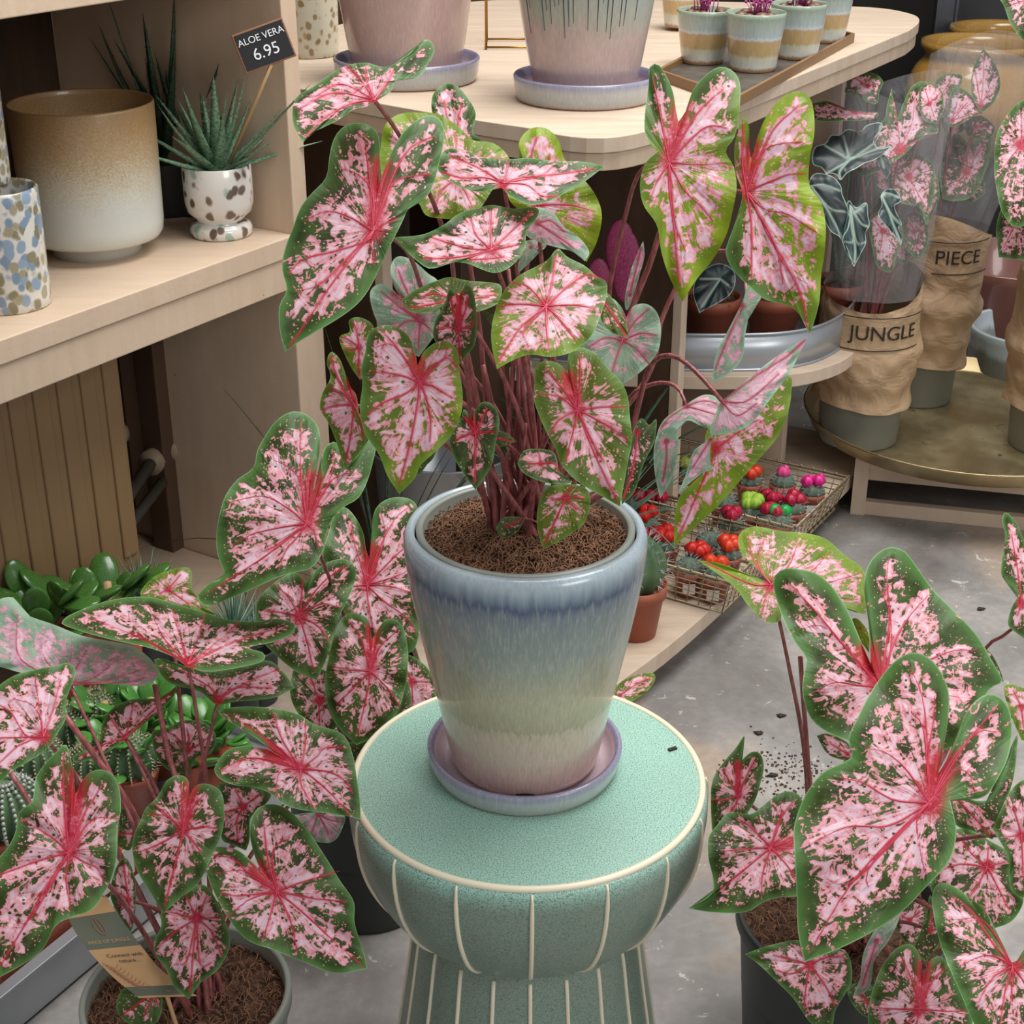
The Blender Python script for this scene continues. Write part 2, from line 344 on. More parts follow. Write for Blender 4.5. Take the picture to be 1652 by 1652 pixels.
# ---------------- setting ----------------
U = Vector((.53, .848, 0)).normalized(); V = Vector((-U.y, U.x, 0)); ANG = math.atan2(U.y, U.x)
O1 = Vector((-.349, 2.44, 0))
def uv(s, w_, z=0): return O1+U*s+V*w_+Vector((0, 0, z))
def onplane(px, py, w_):      # ray hits the vertical plane that lies w_ behind the left unit's front
    r = Vector(ray(px, py)); q = O1+V*w_; k = (q.x*V.x+q.y*V.y)/(r.x*V.x+r.y*V.y); p = r*k; p.z += CAMZ
    return (p-O1).dot(U), p.z
m = MB(); m.box((.3, 3, -.05), (5.5, 7, .1)); structure(m.build('floor', M['floor'], smooth=False))
m = MB(); c = uv(.3, .62, 1.0); m.box(c, (5.4, .06, 2.0), ANG); structure(m.build('wall_left', M['brown'], smooth=False))
m = MB(); m.box((1.9, 5.3, 1.1), (3.6, .08, 2.2)); structure(m.build('wall_back', M['dark'], smooth=False))
m = MB(); m.box((2.35, 5.2, .55), (1.9, .05, 1.3)); m2 = m.build('door_1', M['grey'], smooth=False); structure(m2)
# metal post and sill of the dark glazing at the back
p0 = at(1508, 118, Y=4.9)
m = MB(); m.box((p0.x+.01, 4.9, .85), (.055, .06, 1.7)); m.box((p0.x-.022, 4.868, .85), (.008, .012, 1.7)); m.box((p0.x+.035, 4.868, .85), (.008, .012, 1.7)); structure(m.build('trim_1', M['metal'], smooth=False))
m = MB(); m.box((p0.x-.6, 4.85, .12), (1.3, .25, .24)); structure(m.build('trim_2', M['grey'], smooth=False))
m = MB(); k_ = at(1485, 560, Z=.1); m.box((k_.x+.4, k_.y+.18, .04), (1.6, .12, .08)); structure(m.build('trim_3', M['galv'], smooth=False))
# left shelving unit
sh = empty('shelving_unit', uv(0, 0), 0, 'beige painted shelving unit at the left, holding the speckled and ombre pots', 'shelf')
def ubox(m, s0, s1, w0, w1, z0, z1): m.box((uv((s0+s1)/2, (w0+w1)/2, (z0+z1)/2)-uv(0, 0)), (s1-s0, w1-w0, z1-z0), ANG)
Z1 = .74
m = MB(); ubox(m, -1.6, .0, 0, .5, Z1-.034, Z1); m.build('shelf_board', M['wood'], sh, False, .002)
m = MB(); ubox(m, -1.6, -.0, .004, .024, Z1-.088, Z1-.0355); m.build('front_rail', M['wood'], sh, False, .002)
m = MB(); ubox(m, -1.6, .03, 0, .5, 1.135, 1.19); m.build('upper_board', M['wood'], sh, False, .002)
m = MB(); ubox(m, .0, .036, 0, .5, Z1-.034, 1.135); m.build('side_panel', M['wood'], sh, False, .002)
m = MB(); ubox(m, -.012, .060, 0.0, .5, 0, Z1-.0345); m.build('side_panel', M['wood'], sh, False, .003)
m = MB(); ubox(m, -1.6, 0, .5, .515, Z1, 1.135); m.build('back_panel', M['brown'], sh, False)
m = MB(); ubox(m, -.70, -.66, .0, .40, Z1, 1.135); m.build('divider', M['wood'], sh, False)
# radiator and pipes under the shelf
wr = .16; s1_, zb = onplane(213, 925, wr)
ra = empty('radiator', uv(s1_-.6, wr), 0, 'beige ribbed panel radiator under the left shelf', 'radiator')
m = MB(); m.box(Vector((0, 0, (zb+.66)/2)), (1.2, .05, .66-zb), ANG)
for i in range(26):
    s = .6-.022-.046*i; m.box(U*(s-.0)+V*-.026+Vector((0, 0, (zb+.66)/2)), (.030, .006, .56-zb), ANG)
m.build('panel', M['rad'], ra, False, .003)
for i in range(12): 
    m = MB(); m.box(U*(.56-.09*i)+V*-.0275+Vector((0, 0, zb+.022)), (.03, .004, .013), ANG); m.build('bracket', M['rad'], ra, False)
pp = empty('heating_pipe', (0, 0, 0), 0, 'grey heating pipes with a cream valve beside the radiator', 'pipe')
m = MB(); a_ = uv(s1_-.05, wr+.05, zb+.035); b_ = uv(s1_+.22, wr+.16, zb+.08); m.tube([a_, b_], .012); m.tube([a_+Vector((0, 0, -.035)), b_+Vector((.02, 0, -.035))], .010); m.build('tube', M['pipe'], pp)
m = MB(); m.tube([b_, b_+U*.05+V*.02], [.024, .02], 12); m.sphere(b_+U*.06+Vector((0, 0, .01)), .026); m.sphere(b_+Vector((-.06, .02, .05)), .024); m.build('valve', M['valve'], pp)
m = MB()
for s, w_, ww in ((.05, .36, .045), (.13, .34, .04), (.2, .40, .03), (.26, .33, .04), (.31, .36, .02)): m.box(uv(s1_+s, w_, .42), (ww, .05, .64), ANG)
m.box(uv(s1_+.16, .43, .44), (.3, .02, .6), ANG)
tag(m.build('shutter', M['trim_wood'], smooth=False, bevel=.003), 'dark brown upright shutter slats in the shade beside the radiator', 'shutter')
m = MB(); ubox(m, -1.1, -.015, .16, .49, 0, .10); o = m.build('plinth', M['wood'], smooth=False); o.location = uv(0, 0); tag(o, 'low beige plinth board at the foot of the radiator', 'plinth')
# display counter
ct = empty('display_counter', (.3, 2.6, 0), 0, 'pale plywood display counter with rounded corners, in the middle behind the plant', 'counter')
off = Vector((.3, 2.6, 0))
def rel(P): return [(x-.3, y-2.6) for x, y in P]
T = [(-.60, 2.79), (-.217, 2.440), (-.05, 2.30)]+[(q.x, q.y) for q in (at(x_, y_, Z=.95) for x_, y_ in ((852, 206), (890, 215), (925, 220.5), (962, 222.5), (1000, 220), (1040, 212), (1080, 200), (1120, 185)))]+[(.336, 2.430), (.74, 3.10), (.80, 3.21), (.84, 3.32), (.845, 3.41), (.80, 3.50), (.70, 3.54), (.5, 3.6), (-.1, 3.6)]
def rnd(P, n=90):
    Q = crs(P+[P[0]], n); return [tuple(q) for q in Q[:-1]]
T = rnd(T, 180)
m = MB(); m.prism(rel(T), .928, .95); m.build('counter_top', M['ply'], ct, False, .0015)
cxm = np.mean([p[0] for p in T]); cym = np.mean([p[1] for p in T])
T2 = [(cxm+(x-cxm)*.994, cym+(y-cym)*.994) for x, y in T]
m = MB(); m.prism(rel(T2), .902, .927); m.build('top_layer', M['plyedge'], ct, False, .0015)
def vboard(name, p, d, L, th, z0, z1, mat='ply'):
    d = Vector((d[0], d[1], 0)).normalized(); q = Vector((p[0], p[1], 0))+d*(L/2); m = MB(); m.box(q-off+Vector((0, 0, (z0+z1)/2)), (L, th, z1-z0), math.atan2(d.y, d.x)); return m.build(name, M[mat], ct, False, .0015)
vboard('upright_panel', (.306, 2.789), V, .60, .022, .08, .902, 'brown'); vboard('lit_edge_strip', (.323, 2.778), V, .019, .024, .08, .902)  # beige board: brown face paints under-counter shade, pale strip the lit edge
vboard('upright_panel', (.578, 3.03), V, .35, .022, .08, .335)
vboard('upright_panel', (.70, 3.33), (-.85, .53), .4, .022, .36, .902)
vboard('upright_panel', (-.232, 2.611), V, .3, .025, .0, .902, 'brown'); vboard('lit_edge_strip', (-.215, 2.60), V, .019, .027, .0, .902)  # same here: shade of the gap in the brown, lit edge in the strip
vboard('upright_panel', (-.10, 2.72), U, 1.0, .02, .08, .902, 'brown')  # dark colour stands in for the shade inside the counter
MS = [(-.05, 2.86), (.30, 2.808), (.45, 2.803), (.54, 2.815), (.60, 2.845), (.66, 2.90), (.71, 2.99), (.745, 3.08), (.765, 3.18), (.75, 3.28), (.66, 3.36), (.3, 3.5), (-.05, 3.4)]
MS = rnd(MS); BSr = None
m = MB(); m.prism(rel(MS), .335, .362); m.build('middle_shelf', M['ply'], ct, False, .0015)
BS = [(-.15, 2.20), (.02, 1.96), (.174, 2.148), (.338, 2.372), (.72, 2.98), (.76, 3.1), (.70, 3.2), (.2, 3.4), (-.3, 3.0)]
BS = rnd(BS, 80)
m = MB(); m.prism(rel(BS), .048, .08); m.build('bottom_shelf', M['ply'], ct, False, .002)
m = MB(); BS2 = [(-.1, 2.25), (.02, 2.07), (.66, 3.0), (.6, 3.15), (.2, 3.3), (-.2, 2.9)]; m.prism(rel(BS2), 0, .047); m.build('plinth', M['brown'], ct, False)
# ---------------- pots ----------------
def prof_pot(r0, r1, h, th=.006, lip=.003, foot=None, bulge=0):
    P = [(.0001, 0), (r0*.97, 0), (r0, .002)]
    for k in range(1, 12):
        t = k/12; P.append((r0+(r1-r0)*t+bulge*sin(PI*t), h*t))
    P += [(r1, h-.004), (r1-.0012, h-.001), (r1-th/2, h), (r1-th+.0012, h-.001), (r1-th, h-.004), (r0-th*.6, th+.002), (.0001, th)]
    return P
def lathe_thing(name, prof, mat, loc, label, cat, group=None, seg=72, rfun=None):
    m = MB(); m.lathe(prof, seg, rfun=rfun); o = m.build(name, M[mat]); o.location = loc; tag(o, label, cat, group); return o
def soil_part(parent, r, z, fibres=500, dome=.006, name='soil'):
    m = MB(); vs = [(0, 0, z+dome)]; fs = []; R, S = 12, 40
    for j in range(1, R+1):
        for i in range(S):
            a = 2*PI*i/S; q = r*j/R; vs.append((q*cos(a), q*sin(a), z+dome*(1-(j/R)**2)+(random.uniform(-.003, .003) if j < R else 0)))
    for i in range(S): fs.append((0, 1+i, 1+(i+1) % S))
    for j in range(R-1):
        for i in range(S): k = (i+1) % S; fs.append((1+j*S+i, 1+(j+1)*S+i, 1+(j+1)*S+k, 1+j*S+k))
    m.add(vs, fs)
    for _ in range(fibres):
        a = random.uniform(0, 2*PI); q = r*math.sqrt(random.random())*.97; p = Vector((q*cos(a), q*sin(a), z+dome*(1-(q/r)**2)+.002)); th = random.uniform(0, 2*PI); L = random.uniform(.006, .018)
        pts = []
        for k in range(4): pts.append(p+Vector((cos(th)*L*k/3, sin(th)*L*k/3, .005*sin(PI*k/3)+random.uniform(-.0005, .0015)))); th += random.uniform(-.5, .5)
        m.tube(pts, random.uniform(.0004, .0009), 3, 1, False)
    return m.build(name, [M['soil'], M['fibre']], parent)
# stool
st_loc = (.017, 1.363, 0)
st = empty('garden_stool', st_loc, 0, 'green speckled ceramic stool with cream stripes under the main pot', 'stool')
prof = [(.0001, .45), (.172, .45), (.1775, .4493), (.1815, .446), (.1835, .44), (.1838, .42), (.1815, .395), (.176, .37), (.168, .348), (.158, .328), (.146, .311), (.134, .299), (.122, .291), (.117, .287)]
st.scale = (1.038, 1.038, 1)
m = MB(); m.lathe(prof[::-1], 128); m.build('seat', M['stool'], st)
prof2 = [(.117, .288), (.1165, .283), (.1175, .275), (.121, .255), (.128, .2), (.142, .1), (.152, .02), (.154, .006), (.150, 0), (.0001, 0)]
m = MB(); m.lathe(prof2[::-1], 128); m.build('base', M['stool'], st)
m = MB()
ring = []
for i in range(129): a = 2*PI*i/128; ring.append((.1772*cos(a), .1772*sin(a), .4487))
m.tube(ring, .0036, 10, 0, False); m.build('rim_line', M['cream'], st)
m = MB()
for i in range(16):
    a = 2*PI*(i+.03)/16 - PI/2+.0; pr = crs([(r+.0002, z) for r, z in prof[3:]], 30); m.tube([(r*cos(a), r*sin(a), z) for r, z in pr], [.0012+.0012*min(1, k/4) for k in range(30)], 6)
m.build('seat_stripes', M['cream'], st)
m = MB()
for i in range(20):
    a = 2*PI*(i+.05)/20 - PI/2; pr = crs([(r+.0002, z) for r, z in prof2[2:8]], 20); m.tube([(r*cos(a), r*sin(a), z) for r, z in pr], .0023, 6)
m.build('base_stripes', M['cream'], st)
# main saucer and pot
PC = Vector((.0135, 1.388, .4505))
def saucer(r, h, loc, label, group=None, mt='saucer'):
    o = empty('saucer', loc, 0, label, 'saucer', group)
    m = MB(); m.lathe([(.0001, 0), (r*.93, 0), (r*.945, .002), (r*.98, h*.4), (r*.995, h*.8), (r, h*.93), (r-.002, h), (r-.004, h)], 96); m.build('outer_wall', M[mt], o)
    m = MB(); m.lathe([(r-.004, h), (r-.007, h*.95), (r-.010, h*.6), (r*.86, h*.32), (r*.8, h*.25), (.0001, h*.25)], 96); m.build('inner_dish', M['saucerin'], o); return o
saucer(.104, .027, PC, 'glazed saucer under the main blue to pink pot on the green stool')
pp_ = [(.0001, 0), (.066, 0), (.072, .002), (.0755, .008), (.0775, .02), (.081, .04), (.086, .07), (.0915, .10), (.098, .135), (.105, .175), (.1105, .21), (.1145, .24), (.1165, .262), (.1168, .272), (.1155, .279), (.1125, .2845), (.110, .286), (.107, .285), (.1055, .281), (.1055, .27), (.104, .24), (.07, .01), (.0001, .008)]
mp = empty('glazed_pot', PC+Vector((0, 0, .0075)), 0, 'tall glazed pot fading from blue to pale pink, on the green stool', 'pot')
mp.scale = (1.045, 1.045, .965)
m = MB(); m.lathe([tuple(q) for q in crs(pp_, 90)], 128); m.build('vessel', M['mainpot'], mp)
m = MB(); m.sphere((0, 0, 0), .010, 16, 8, sz=.5); o = m.build('drain_notch', M['chalkboard'], mp); o.location = (0, -.0745, .0035)
# shelf items on the left unit
def onshelf(px, py, z=Z1): return at(px, py, Z=z)
p = onshelf(158, 405); lathe_thing('planter', [(.0001, 0), (.067, 0), (.068, .016), (.072, .020), (.098, .026), (.103, .034), (.105, .05), (.1065, .14), (.1075, .225), (.106, .229), (.1045, .227), (.1035, .22), (.102, .1), (.1, .035), (.0001, .032)], 'ombre', p, 'large stoneware pot fading from brown rim to white, on the left shelf', 'pot')
p = onshelf(18, 490); lathe_thing('planter', prof_pot(.056, .057, .165, .006), 'bluespot', p, 'blue and olive dabbed cylinder pot, lower of the two stacked at the left edge', 'pot', 'stacked dabbed pots')
lathe_thing('planter', prof_pot(.051, .053, .155, .005), 'bluespot', p+Vector((-.032, .01, .1675)), 'blue and olive dabbed cylinder pot, upper of the two stacked at the left edge', 'pot', 'stacked dabbed pots')
pf = onshelf(358, 378); lathe_thing('footed_planter', [(.0001, 0), (.046, 0), (.0495, .004), (.0495, .014), (.046, .020), (.036, .024), (.04, .03), (.051, .04), (.0545, .055), (.0550, .075), (.0545, .112), (.053, .114), (.0515, .112), (.051, .06), (.04, .04), (.0001, .036)], 'brownspot', pf, 'small footed white pot with brown dabs holding the aloe', 'pot')
# aloe plants
def blade(m, base, d, L, w_, curve, seg=9, mi=0, flat=.45, teeth=False):
    d = Vector(d).normalized(); side = d.cross(Vector((0, 0, 1))); side = side.normalized() if side.length > .05 else Vector((1, 0, 0))
    up = side.cross(d).normalized(); pts = []; p = Vector(base); dd = d.copy()
    vs = []; fs = []
    for i in range(seg+1):
        t = i/seg; ww = w_*(1-t)**.75*(.85+.6*t*(1-t))+.0003; nrm = side.cross(dd).normalized()
        vs += [p-side*ww, p+nrm*ww*.25*-1, p+side*ww, p+nrm*ww*flat]
        if teeth and 0 < i < seg:
            for sg in (-1, 1): b = p+side*ww*sg; m.add([b-dd*.001, b+dd*.001, b+side*sg*.0022], [(0, 1, 2)], mi)
        p = p+dd*(L/seg); dd = (dd+Vector((0, 0, curve))/seg).normalized()
    for i in range(seg):
        for k in range(4): q = (k+1) % 4; fs.append((i*4+k, i*4+q, (i+1)*4+q, (i+1)*4+k))
    m.add(vs, fs, mi)
def rosette(name, loc, n, L, w_, mat, label, cat, group=None, tilt=(20, 75), teeth=False, pot=None, curve=.6, seed=1, flat=.45, flatmat=None):
    random.seed(seed); o = empty(name, loc, 0, label, cat, group)
    for i in range(n):
        m = MB(); a = i*2.4+random.uniform(-.3, .3); t = math.radians(tilt[0]+(tilt[1]-tilt[0])*(i/n)); l = L*random.uniform(.75, 1.1)
        blade(m, (0, 0, 0), (sin(t)*cos(a), sin(t)*sin(a), cos(t)), l, w_, curve*random.uniform(-.4, 1.2), teeth=teeth, flat=flat)
        m.build('leaf', M[mat], o)
    return o
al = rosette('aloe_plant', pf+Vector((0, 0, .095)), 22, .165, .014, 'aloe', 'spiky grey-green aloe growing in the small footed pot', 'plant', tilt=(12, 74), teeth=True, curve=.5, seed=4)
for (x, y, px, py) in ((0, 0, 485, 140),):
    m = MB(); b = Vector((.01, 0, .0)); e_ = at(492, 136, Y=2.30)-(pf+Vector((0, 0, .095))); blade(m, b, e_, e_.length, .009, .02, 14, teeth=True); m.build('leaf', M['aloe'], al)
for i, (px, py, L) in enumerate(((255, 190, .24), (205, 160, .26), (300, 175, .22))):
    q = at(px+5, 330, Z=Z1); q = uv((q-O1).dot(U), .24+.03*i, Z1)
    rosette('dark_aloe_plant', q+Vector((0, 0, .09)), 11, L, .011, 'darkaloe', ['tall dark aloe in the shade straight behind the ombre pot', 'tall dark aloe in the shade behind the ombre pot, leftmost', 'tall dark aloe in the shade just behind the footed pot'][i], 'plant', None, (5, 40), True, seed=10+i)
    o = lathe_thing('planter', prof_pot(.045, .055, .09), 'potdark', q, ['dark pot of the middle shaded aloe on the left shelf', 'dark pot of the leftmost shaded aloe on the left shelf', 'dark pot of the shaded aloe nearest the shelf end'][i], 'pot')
# chalk sign
sg = empty('price_sign', (0, 0, 0), 0, 'small black chalk price sign on a wooden stick in the aloe', 'sign')
sc_ = at(426, 74, Y=2.365); tiltm = Matrix.Rotation(math.radians(-17), 4, 'Y'); face = Matrix.Rotation(.25, 4, 'Z')@Matrix.Rotation(math.radians(-14), 4, 'X')
sg.matrix_world = Matrix.Translation(sc_)@face@tiltm
m = MB(); m.box((0, 0, 0), (.080, .004, .058)); m.build('frame', M['tagwood'], sg, False, .001)
m = MB(); m.box((0, -.0022, 0), (.075, .001, .053)); bd_ = m.build('board', M['chalkboard'], sg, False)
for tx, sz, z in (('ALOE VERA', .0140, .0135), ('6.95', .024, -.0085)):
    me = text_mesh(tx, sz); o = mesh_obj('writing', me, M['chalk'], bd_, False); o.rotation_euler = (PI/2, 0, 0); o.location = (0, -.0031, z)
bpy.context.view_layer.update(); m = MB(); m.tube([(.0, .0, -.028), tuple(sg.matrix_world.inverted()@(pf+Vector((.014, .0, .10))))], .0028, 6); m.build('stick', M['stick'], sg)
# pots on the counter top
ZC = .9505
def onC(px, py, z=ZC): return at(px, py, Z=z)
p = onC(657, 128); saucer(.121, .038, p, 'lilac-rimmed saucer under the pink pot on the counter', None, 'saucer2')
lathe_thing('glazed_pot', prof_pot(.088, .122, .25, .008, bulge=.003), 'pinkpot', p+Vector((0, 0, .0075)), 'large pale pink glazed pot at the left of the counter', 'pot')
p = onC(943, 158); saucer(.112, .038, p, 'lilac-rimmed saucer under the drip-glazed pot on the counter', None, 'saucer2')
lathe_thing('glazed_pot', prof_pot(.078, .118, .25, .008, bulge=.003), 'drippot', p+Vector((0, 0, .0075)), 'pale pot with dark blue drips from the rim, in the middle of the counter', 'pot')
dp = p+Vector((0, 0, .0075))
m = MB(); random.seed(5)
for i in range(34):
    a = -PI/2-1.5+2.4*i/34; z1 = .245; z0 = random.uniform(.095, .18); pts = []
    for k in range(8): z = z1+(z0-z1)*k/7; t = z/.25; r = .078+.04*t+.003*sin(PI*t)+.0003; pts.append((r*cos(a), r*sin(a), z))
    m.tube(pts, [.0016*(1-k/9) for k in range(8)], 5)
o = m.build('glaze_drips', plain('dark_blue_glaze_runs', '#3d4a56', .15, coat=.5)); o.parent = [x for x in bpy.data.objects if x.name.startswith('glazed_pot') and x.get('label', '').startswith('pale pot with dark')][0]
p = onC(500, 88); lathe_thing('planter', prof_pot(.052, .056, .14, .005), 'vase', p, 'cream cylinder pot with ochre speckles behind the shelf end', 'pot')
# gold wire frame between the pots
q = onC(828, 80); gw = MB()
for dx, dy in ((-.05, 0), (.05, 0), (-.05, .1), (.05, .1)): gw.tube([q+Vector((dx, dy, 0)), q+Vector((dx, dy, .3))], .0022, 6)
for z in (.004, .3):
    gw.tube([q+Vector((-.05, 0, z)), q+Vector((.05, 0, z)), q+Vector((.05, .1, z)), q+Vector((-.05, .1, z)), q+Vector((-.05, 0, z))], .0022, 6)
tag(gw.build('wire_lantern', M['gold']), 'thin gold wire frame between the two large counter pots', 'lantern')
# wooden tray with banded cups
tr = empty('wooden_tray', (0, 0, 0), 0, 'dark slatey wooden tray under the banded cups on the counter', 'tray')
P4 = [onC(1062, 128, ZC), onC(1187, 173, ZC), onC(1375, 68, ZC), onC(1240, 30, ZC)]
cc = sum(P4, Vector())/4
m = MB(); m.prism([(v.x, v.y) for v in [cc+(v-cc)*.97 for v in P4]], ZC, ZC+.006); m.build('tray_base', plain('slate_wood', '#6f665c', .5, var=.5, sc=25), tr, False)
m = MB()
for i in range(4):
    a_, b_ = P4[i], P4[(i+1) % 4]; d = b_-a_; m.box((a_+b_)/2+Vector((0, 0, .008)), (d.length+.004, .006, .017), math.atan2(d.y, d.x))
m.build('tray_edge', plain('tan_wood_edge', '#8f6d48', .5), tr, False, .001)
cups = [((1214, 112), 1.15), ((1133, 100), 1.08), ((1283, 92), 1.12), ((1330, 66), 1.08), ((1098, 42), .95)]
for i, ((px, py), s) in enumerate(cups):
    p = onC(px, py, ZC+.0065)
    lab = ['banded cup pot in front, nearest on the wooden tray', 'banded cup pot at the left front of the wooden tray', 'banded cup pot right behind the front one on the tray', 'rightmost banded cup pot at the far end of the tray', 'green banded cup pot half hidden behind the leftmost one'][i]
    H = .082*s; m = MB(); m.lathe(prof_pot(.0335*s, .0445*s, H, .003), 48); o = m.build('cup_pot', M['cup']); o.location = p; tag(o, lab, 'pot', 'banded cups on the wooden tray')
    sd = empty('flowering_seedling', p+Vector((0, 0, H-.012)), 0, ['pink stemmed seedlings among pebbles in the front banded cup', 'pink tufted seedlings among pebbles in the left banded cup', 'pink stemmed seedlings in the cup behind the front one', 'seedlings in the rightmost banded cup', 'seedlings in the half hidden banded cup'][i], 'plant', 'seedlings in the banded cups')
    random.seed(20+i); m = MB(); m.lathe([(.0001, .002), (.040*s, 0)], 24); m.build('soil', M['soil'], sd)
    for k in range(7):
        a = k*.9+random.random(); r = .026*s; m = MB(); m.sphere((r*cos(a), r*sin(a), .008), random.uniform(.007, .012), 10, 6, sz=.55); m.build('pebble', M['pebble'], sd)
    m = MB()
    for k in range(26):
        a = random.uniform(0, 6.28); r = random.uniform(0, .02); b = Vector((r*cos(a), r*sin(a), .003)); e_ = b+Vector((random.uniform(-.012, .012), random.uniform(-.012, .012), random.uniform(.02, .045))); m.tube([b, (b+e_)/2+Vector((.002, 0, 0)), e_], .0009, 4); m.sphere(e_, .0028, 6, 4)
    m.build('stems', M['flowerpink'], sd)
# ---------------- caladiums ----------------
CR = dict(A1=(0, 0, 560/1652), A2=(420, 40, 480/1652), A3=(780, 80, 600/1652), A4=(1050, 0, 602/1652), A5=(1000, 540, 652/1652), A6=(500, 480, 560/1652), A7=(0, 500, 560/1652),
          A8=(300, 640, 420/1652), B1=(0, 940, 360/1652), B2=(0, 1200, 452/1652), B3=(300, 1100, 400/1652), B4=(560, 1000, 1/2.534), B5=(1100, 800, 552/1652), B6=(1100, 1150, 552/1652), B7=(1000, 700, 400/1652),
          C4=(1250, 120, 310/1652), C1=(1380, 0, 272/1652), C5=(540, 300, 360/1652), C6=(900, 340, 300/1652), C7=(960, 560, 340/1652), P=(0, 0, 1))
def pts(s, cr):
    ox, oy, k = CR[cr]; out = []; sh_ = []
    for tok in s.split():
        sh_.append(tok.endswith('*')); x, y = tok.strip('*').split(','); out.append((ox+float(x)*k, oy+float(y)*k))
    return np.array(out), sh_
LEAFN = [0]
def leaf(plant, cr, outline, J, veins, Y, gx=0.0, gy=.45, cup=.10, wave=.035, lime=0.0, base=None, stalk=None, pale=False, fold=-.12, C=None, bias=0.0, rad=.0024, kind='leaf', vw=1.0, N=112):
    LEAFN[0] += 1; seed = LEAFN[0]; rs = np.random.default_rng(seed)
    P, sh_ = pts(outline, cr); J = pts(J, cr)[0][0]; C = J if C is None else pts(C, cr)[0][0]
    idx = [0]+[i for i in range(1, len(P)) if sh_[i]]+[len(P)]; PP = np.vstack([P, P[0]])
    segs = []; lens = []
    for a, b in zip(idx[:-1], idx[1:]):
        q = crs(PP[a:b+1], 60); segs.append(q); lens.append(np.linalg.norm(np.diff(q, axis=0), axis=1).sum())
    tot = sum(lens); O = []
    for q, L in zip(segs, lens):
        n = max(4, int(round(N*L/tot))); u = np.linspace(0, 59, n+1)[:-1]; O.append(np.stack([np.interp(u, np.arange(60), q[:, k]) for k in (0, 1)], 1))
    O = np.vstack(O); n = len(O)
    t0 = Y/ray(*J)[1]; K = 13
    x, y = O[:, 0], O[:, 1]; areap = abs(np.dot(x, np.roll(y, 1))-np.dot(y, np.roll(x, 1)))/2; S = math.sqrt(areap)/F*t0
    V2 = [C]; R = [0.0]; TH = [0.0]
    sinus = [P[i] for i in range(1, len(P)) if sh_[i]]; sinus = min(sinus, key=lambda q: np.linalg.norm(q-J)) if sinus else None
    for j in range(1, K+1):
        r = (j/K)**.82
        for i in range(n): V2.append(C+(O[i]-C)*r); R.append(r); TH.append(i/n)
    V2 = np.array(V2); R = np.array(R); TH = np.array(TH)
    X = (V2[:, 0]-J[0])/F*t0; Uu = (J[1]-V2[:, 1])/F*t0
    tip = P[0]-J; tl = np.linalg.norm(tip)+1e-6; td = tip/tl; fd = np.abs((V2[:, 0]-J[0])*td[1]-(V2[:, 1]-J[1])*td[0])/F*t0
    ph = rs.uniform(0, 6.28); ph2 = rs.uniform(0, 6.28)
    dist = np.hypot(X, Uu)/S
    t = t0+gx*X+gy*Uu+cup*S*np.minimum(dist, 1.3)**2+fold*np.minimum(fd, .4*S)+wave*S*R**3*(np.sin(TH*2*PI*7+ph)+.6*np.sin(TH*2*PI*12+ph2))
    def P3(v, tt): return ((v[0]-826)/F*tt, (CP-(v[1]-826)/F*SP)*tt, CAMZ-(SP+(v[1]-826)/F*CP)*tt)
    # veins
    VL = []
    if veins:
        for s in veins.split(';'):
            q = pts(s, cr)[0]; 
            if not s.strip().startswith('-'): pass
            VL.append(q)
    lines = []
    for q in VL:
        st0 = J
        if len(q) > 1 and np.linalg.norm(q[0]-J) < 1e-3: q = q[1:]
        lines.append(crs(np.vstack([st0, q]), 14))
    # side veins branching off the long ones
    vd = np.full(len(V2), 9.0)
    for q in lines:
        for k in range(len(q)-1):
            a, b = q[k], q[k+1]; ab = b-a; tt = np.clip(((V2-a)@ab)/(ab@ab+1e-9), 0, 1); d = np.linalg.norm(V2-(a+tt[:, None]*ab), axis=1)/F*t0; vd = np.minimum(vd, d)
    ed = np.full(len(V2), 9.0)
    for k in range(n):
        a, b = O[k], O[(k+1) % n]; ab = b-a; tt = np.clip(((V2-a)@ab)/(ab@ab+1e-9), 0, 1); d = np.linalg.norm(V2-(a+tt[:, None]*ab), axis=1)/F*t0; ed = np.minimum(ed, d)
    if sinus is not None:
        ab = sinus-J; tt = np.clip(((V2-J)@ab)/(ab@ab+1e-9), 0, 1.35); fl = np.exp(-(np.linalg.norm(V2-(J+tt[:, None]*ab), axis=1)/F*t0/(.085*S))**1.5)
    else: fl = np.exp(-(dist/.10)**2)
    # quilting relief between veins
    t = t-.022*S*np.clip(vd/(.12*S), 0, 1)*np.clip(ed/(.10*S), 0, 1)
    co = np.array([P3(v, tt) for v, tt in zip(V2, t)])
    F_ = [(0, 1+i, 1+(i+1) % n) for i in range(n)]
    for j in range(K-1):
        b0 = 1+j*n; b1 = b0+n
        F_ += [(b0+i, b1+i, b1+(i+1) % n, b0+(i+1) % n) for i in range(n)]
    nv0 = len(co); attr_a = np.stack([np.clip(ed/(.20*S), 0, 1), vd/.0022, fl], 1)
    lc = np.stack([X, Uu*math.sqrt(1+gy*gy), np.full(len(X), seed*1.37)], 1)
    ang = np.arctan2(V2[:, 1]-J[1], V2[:, 0]-J[0]); lr = np.log(dist+.25)
    lp = np.stack([np.cos(ang)*5.2+seed*3.1, np.sin(ang)*5.2, dist*2.0+seed*1.7], 1)
    # vein ribs
    tris = []; 
    bv = BVHTree.FromPolygons([(v[0], v[1], 0) for v in V2], F_)
    def tat(p):
        h = bv.find_nearest((p[0], p[1], 0)); f = F_[h[2]]; w_ = np.array([1/(np.linalg.norm(V2[i]-p)+.05)**2 for i in f]); return float((w_*t[list(f)]).sum()/w_.sum())
    vv = []; vf = []; mi = [0]*len(F_)
    w0 = (.00085+.0055*S)*vw
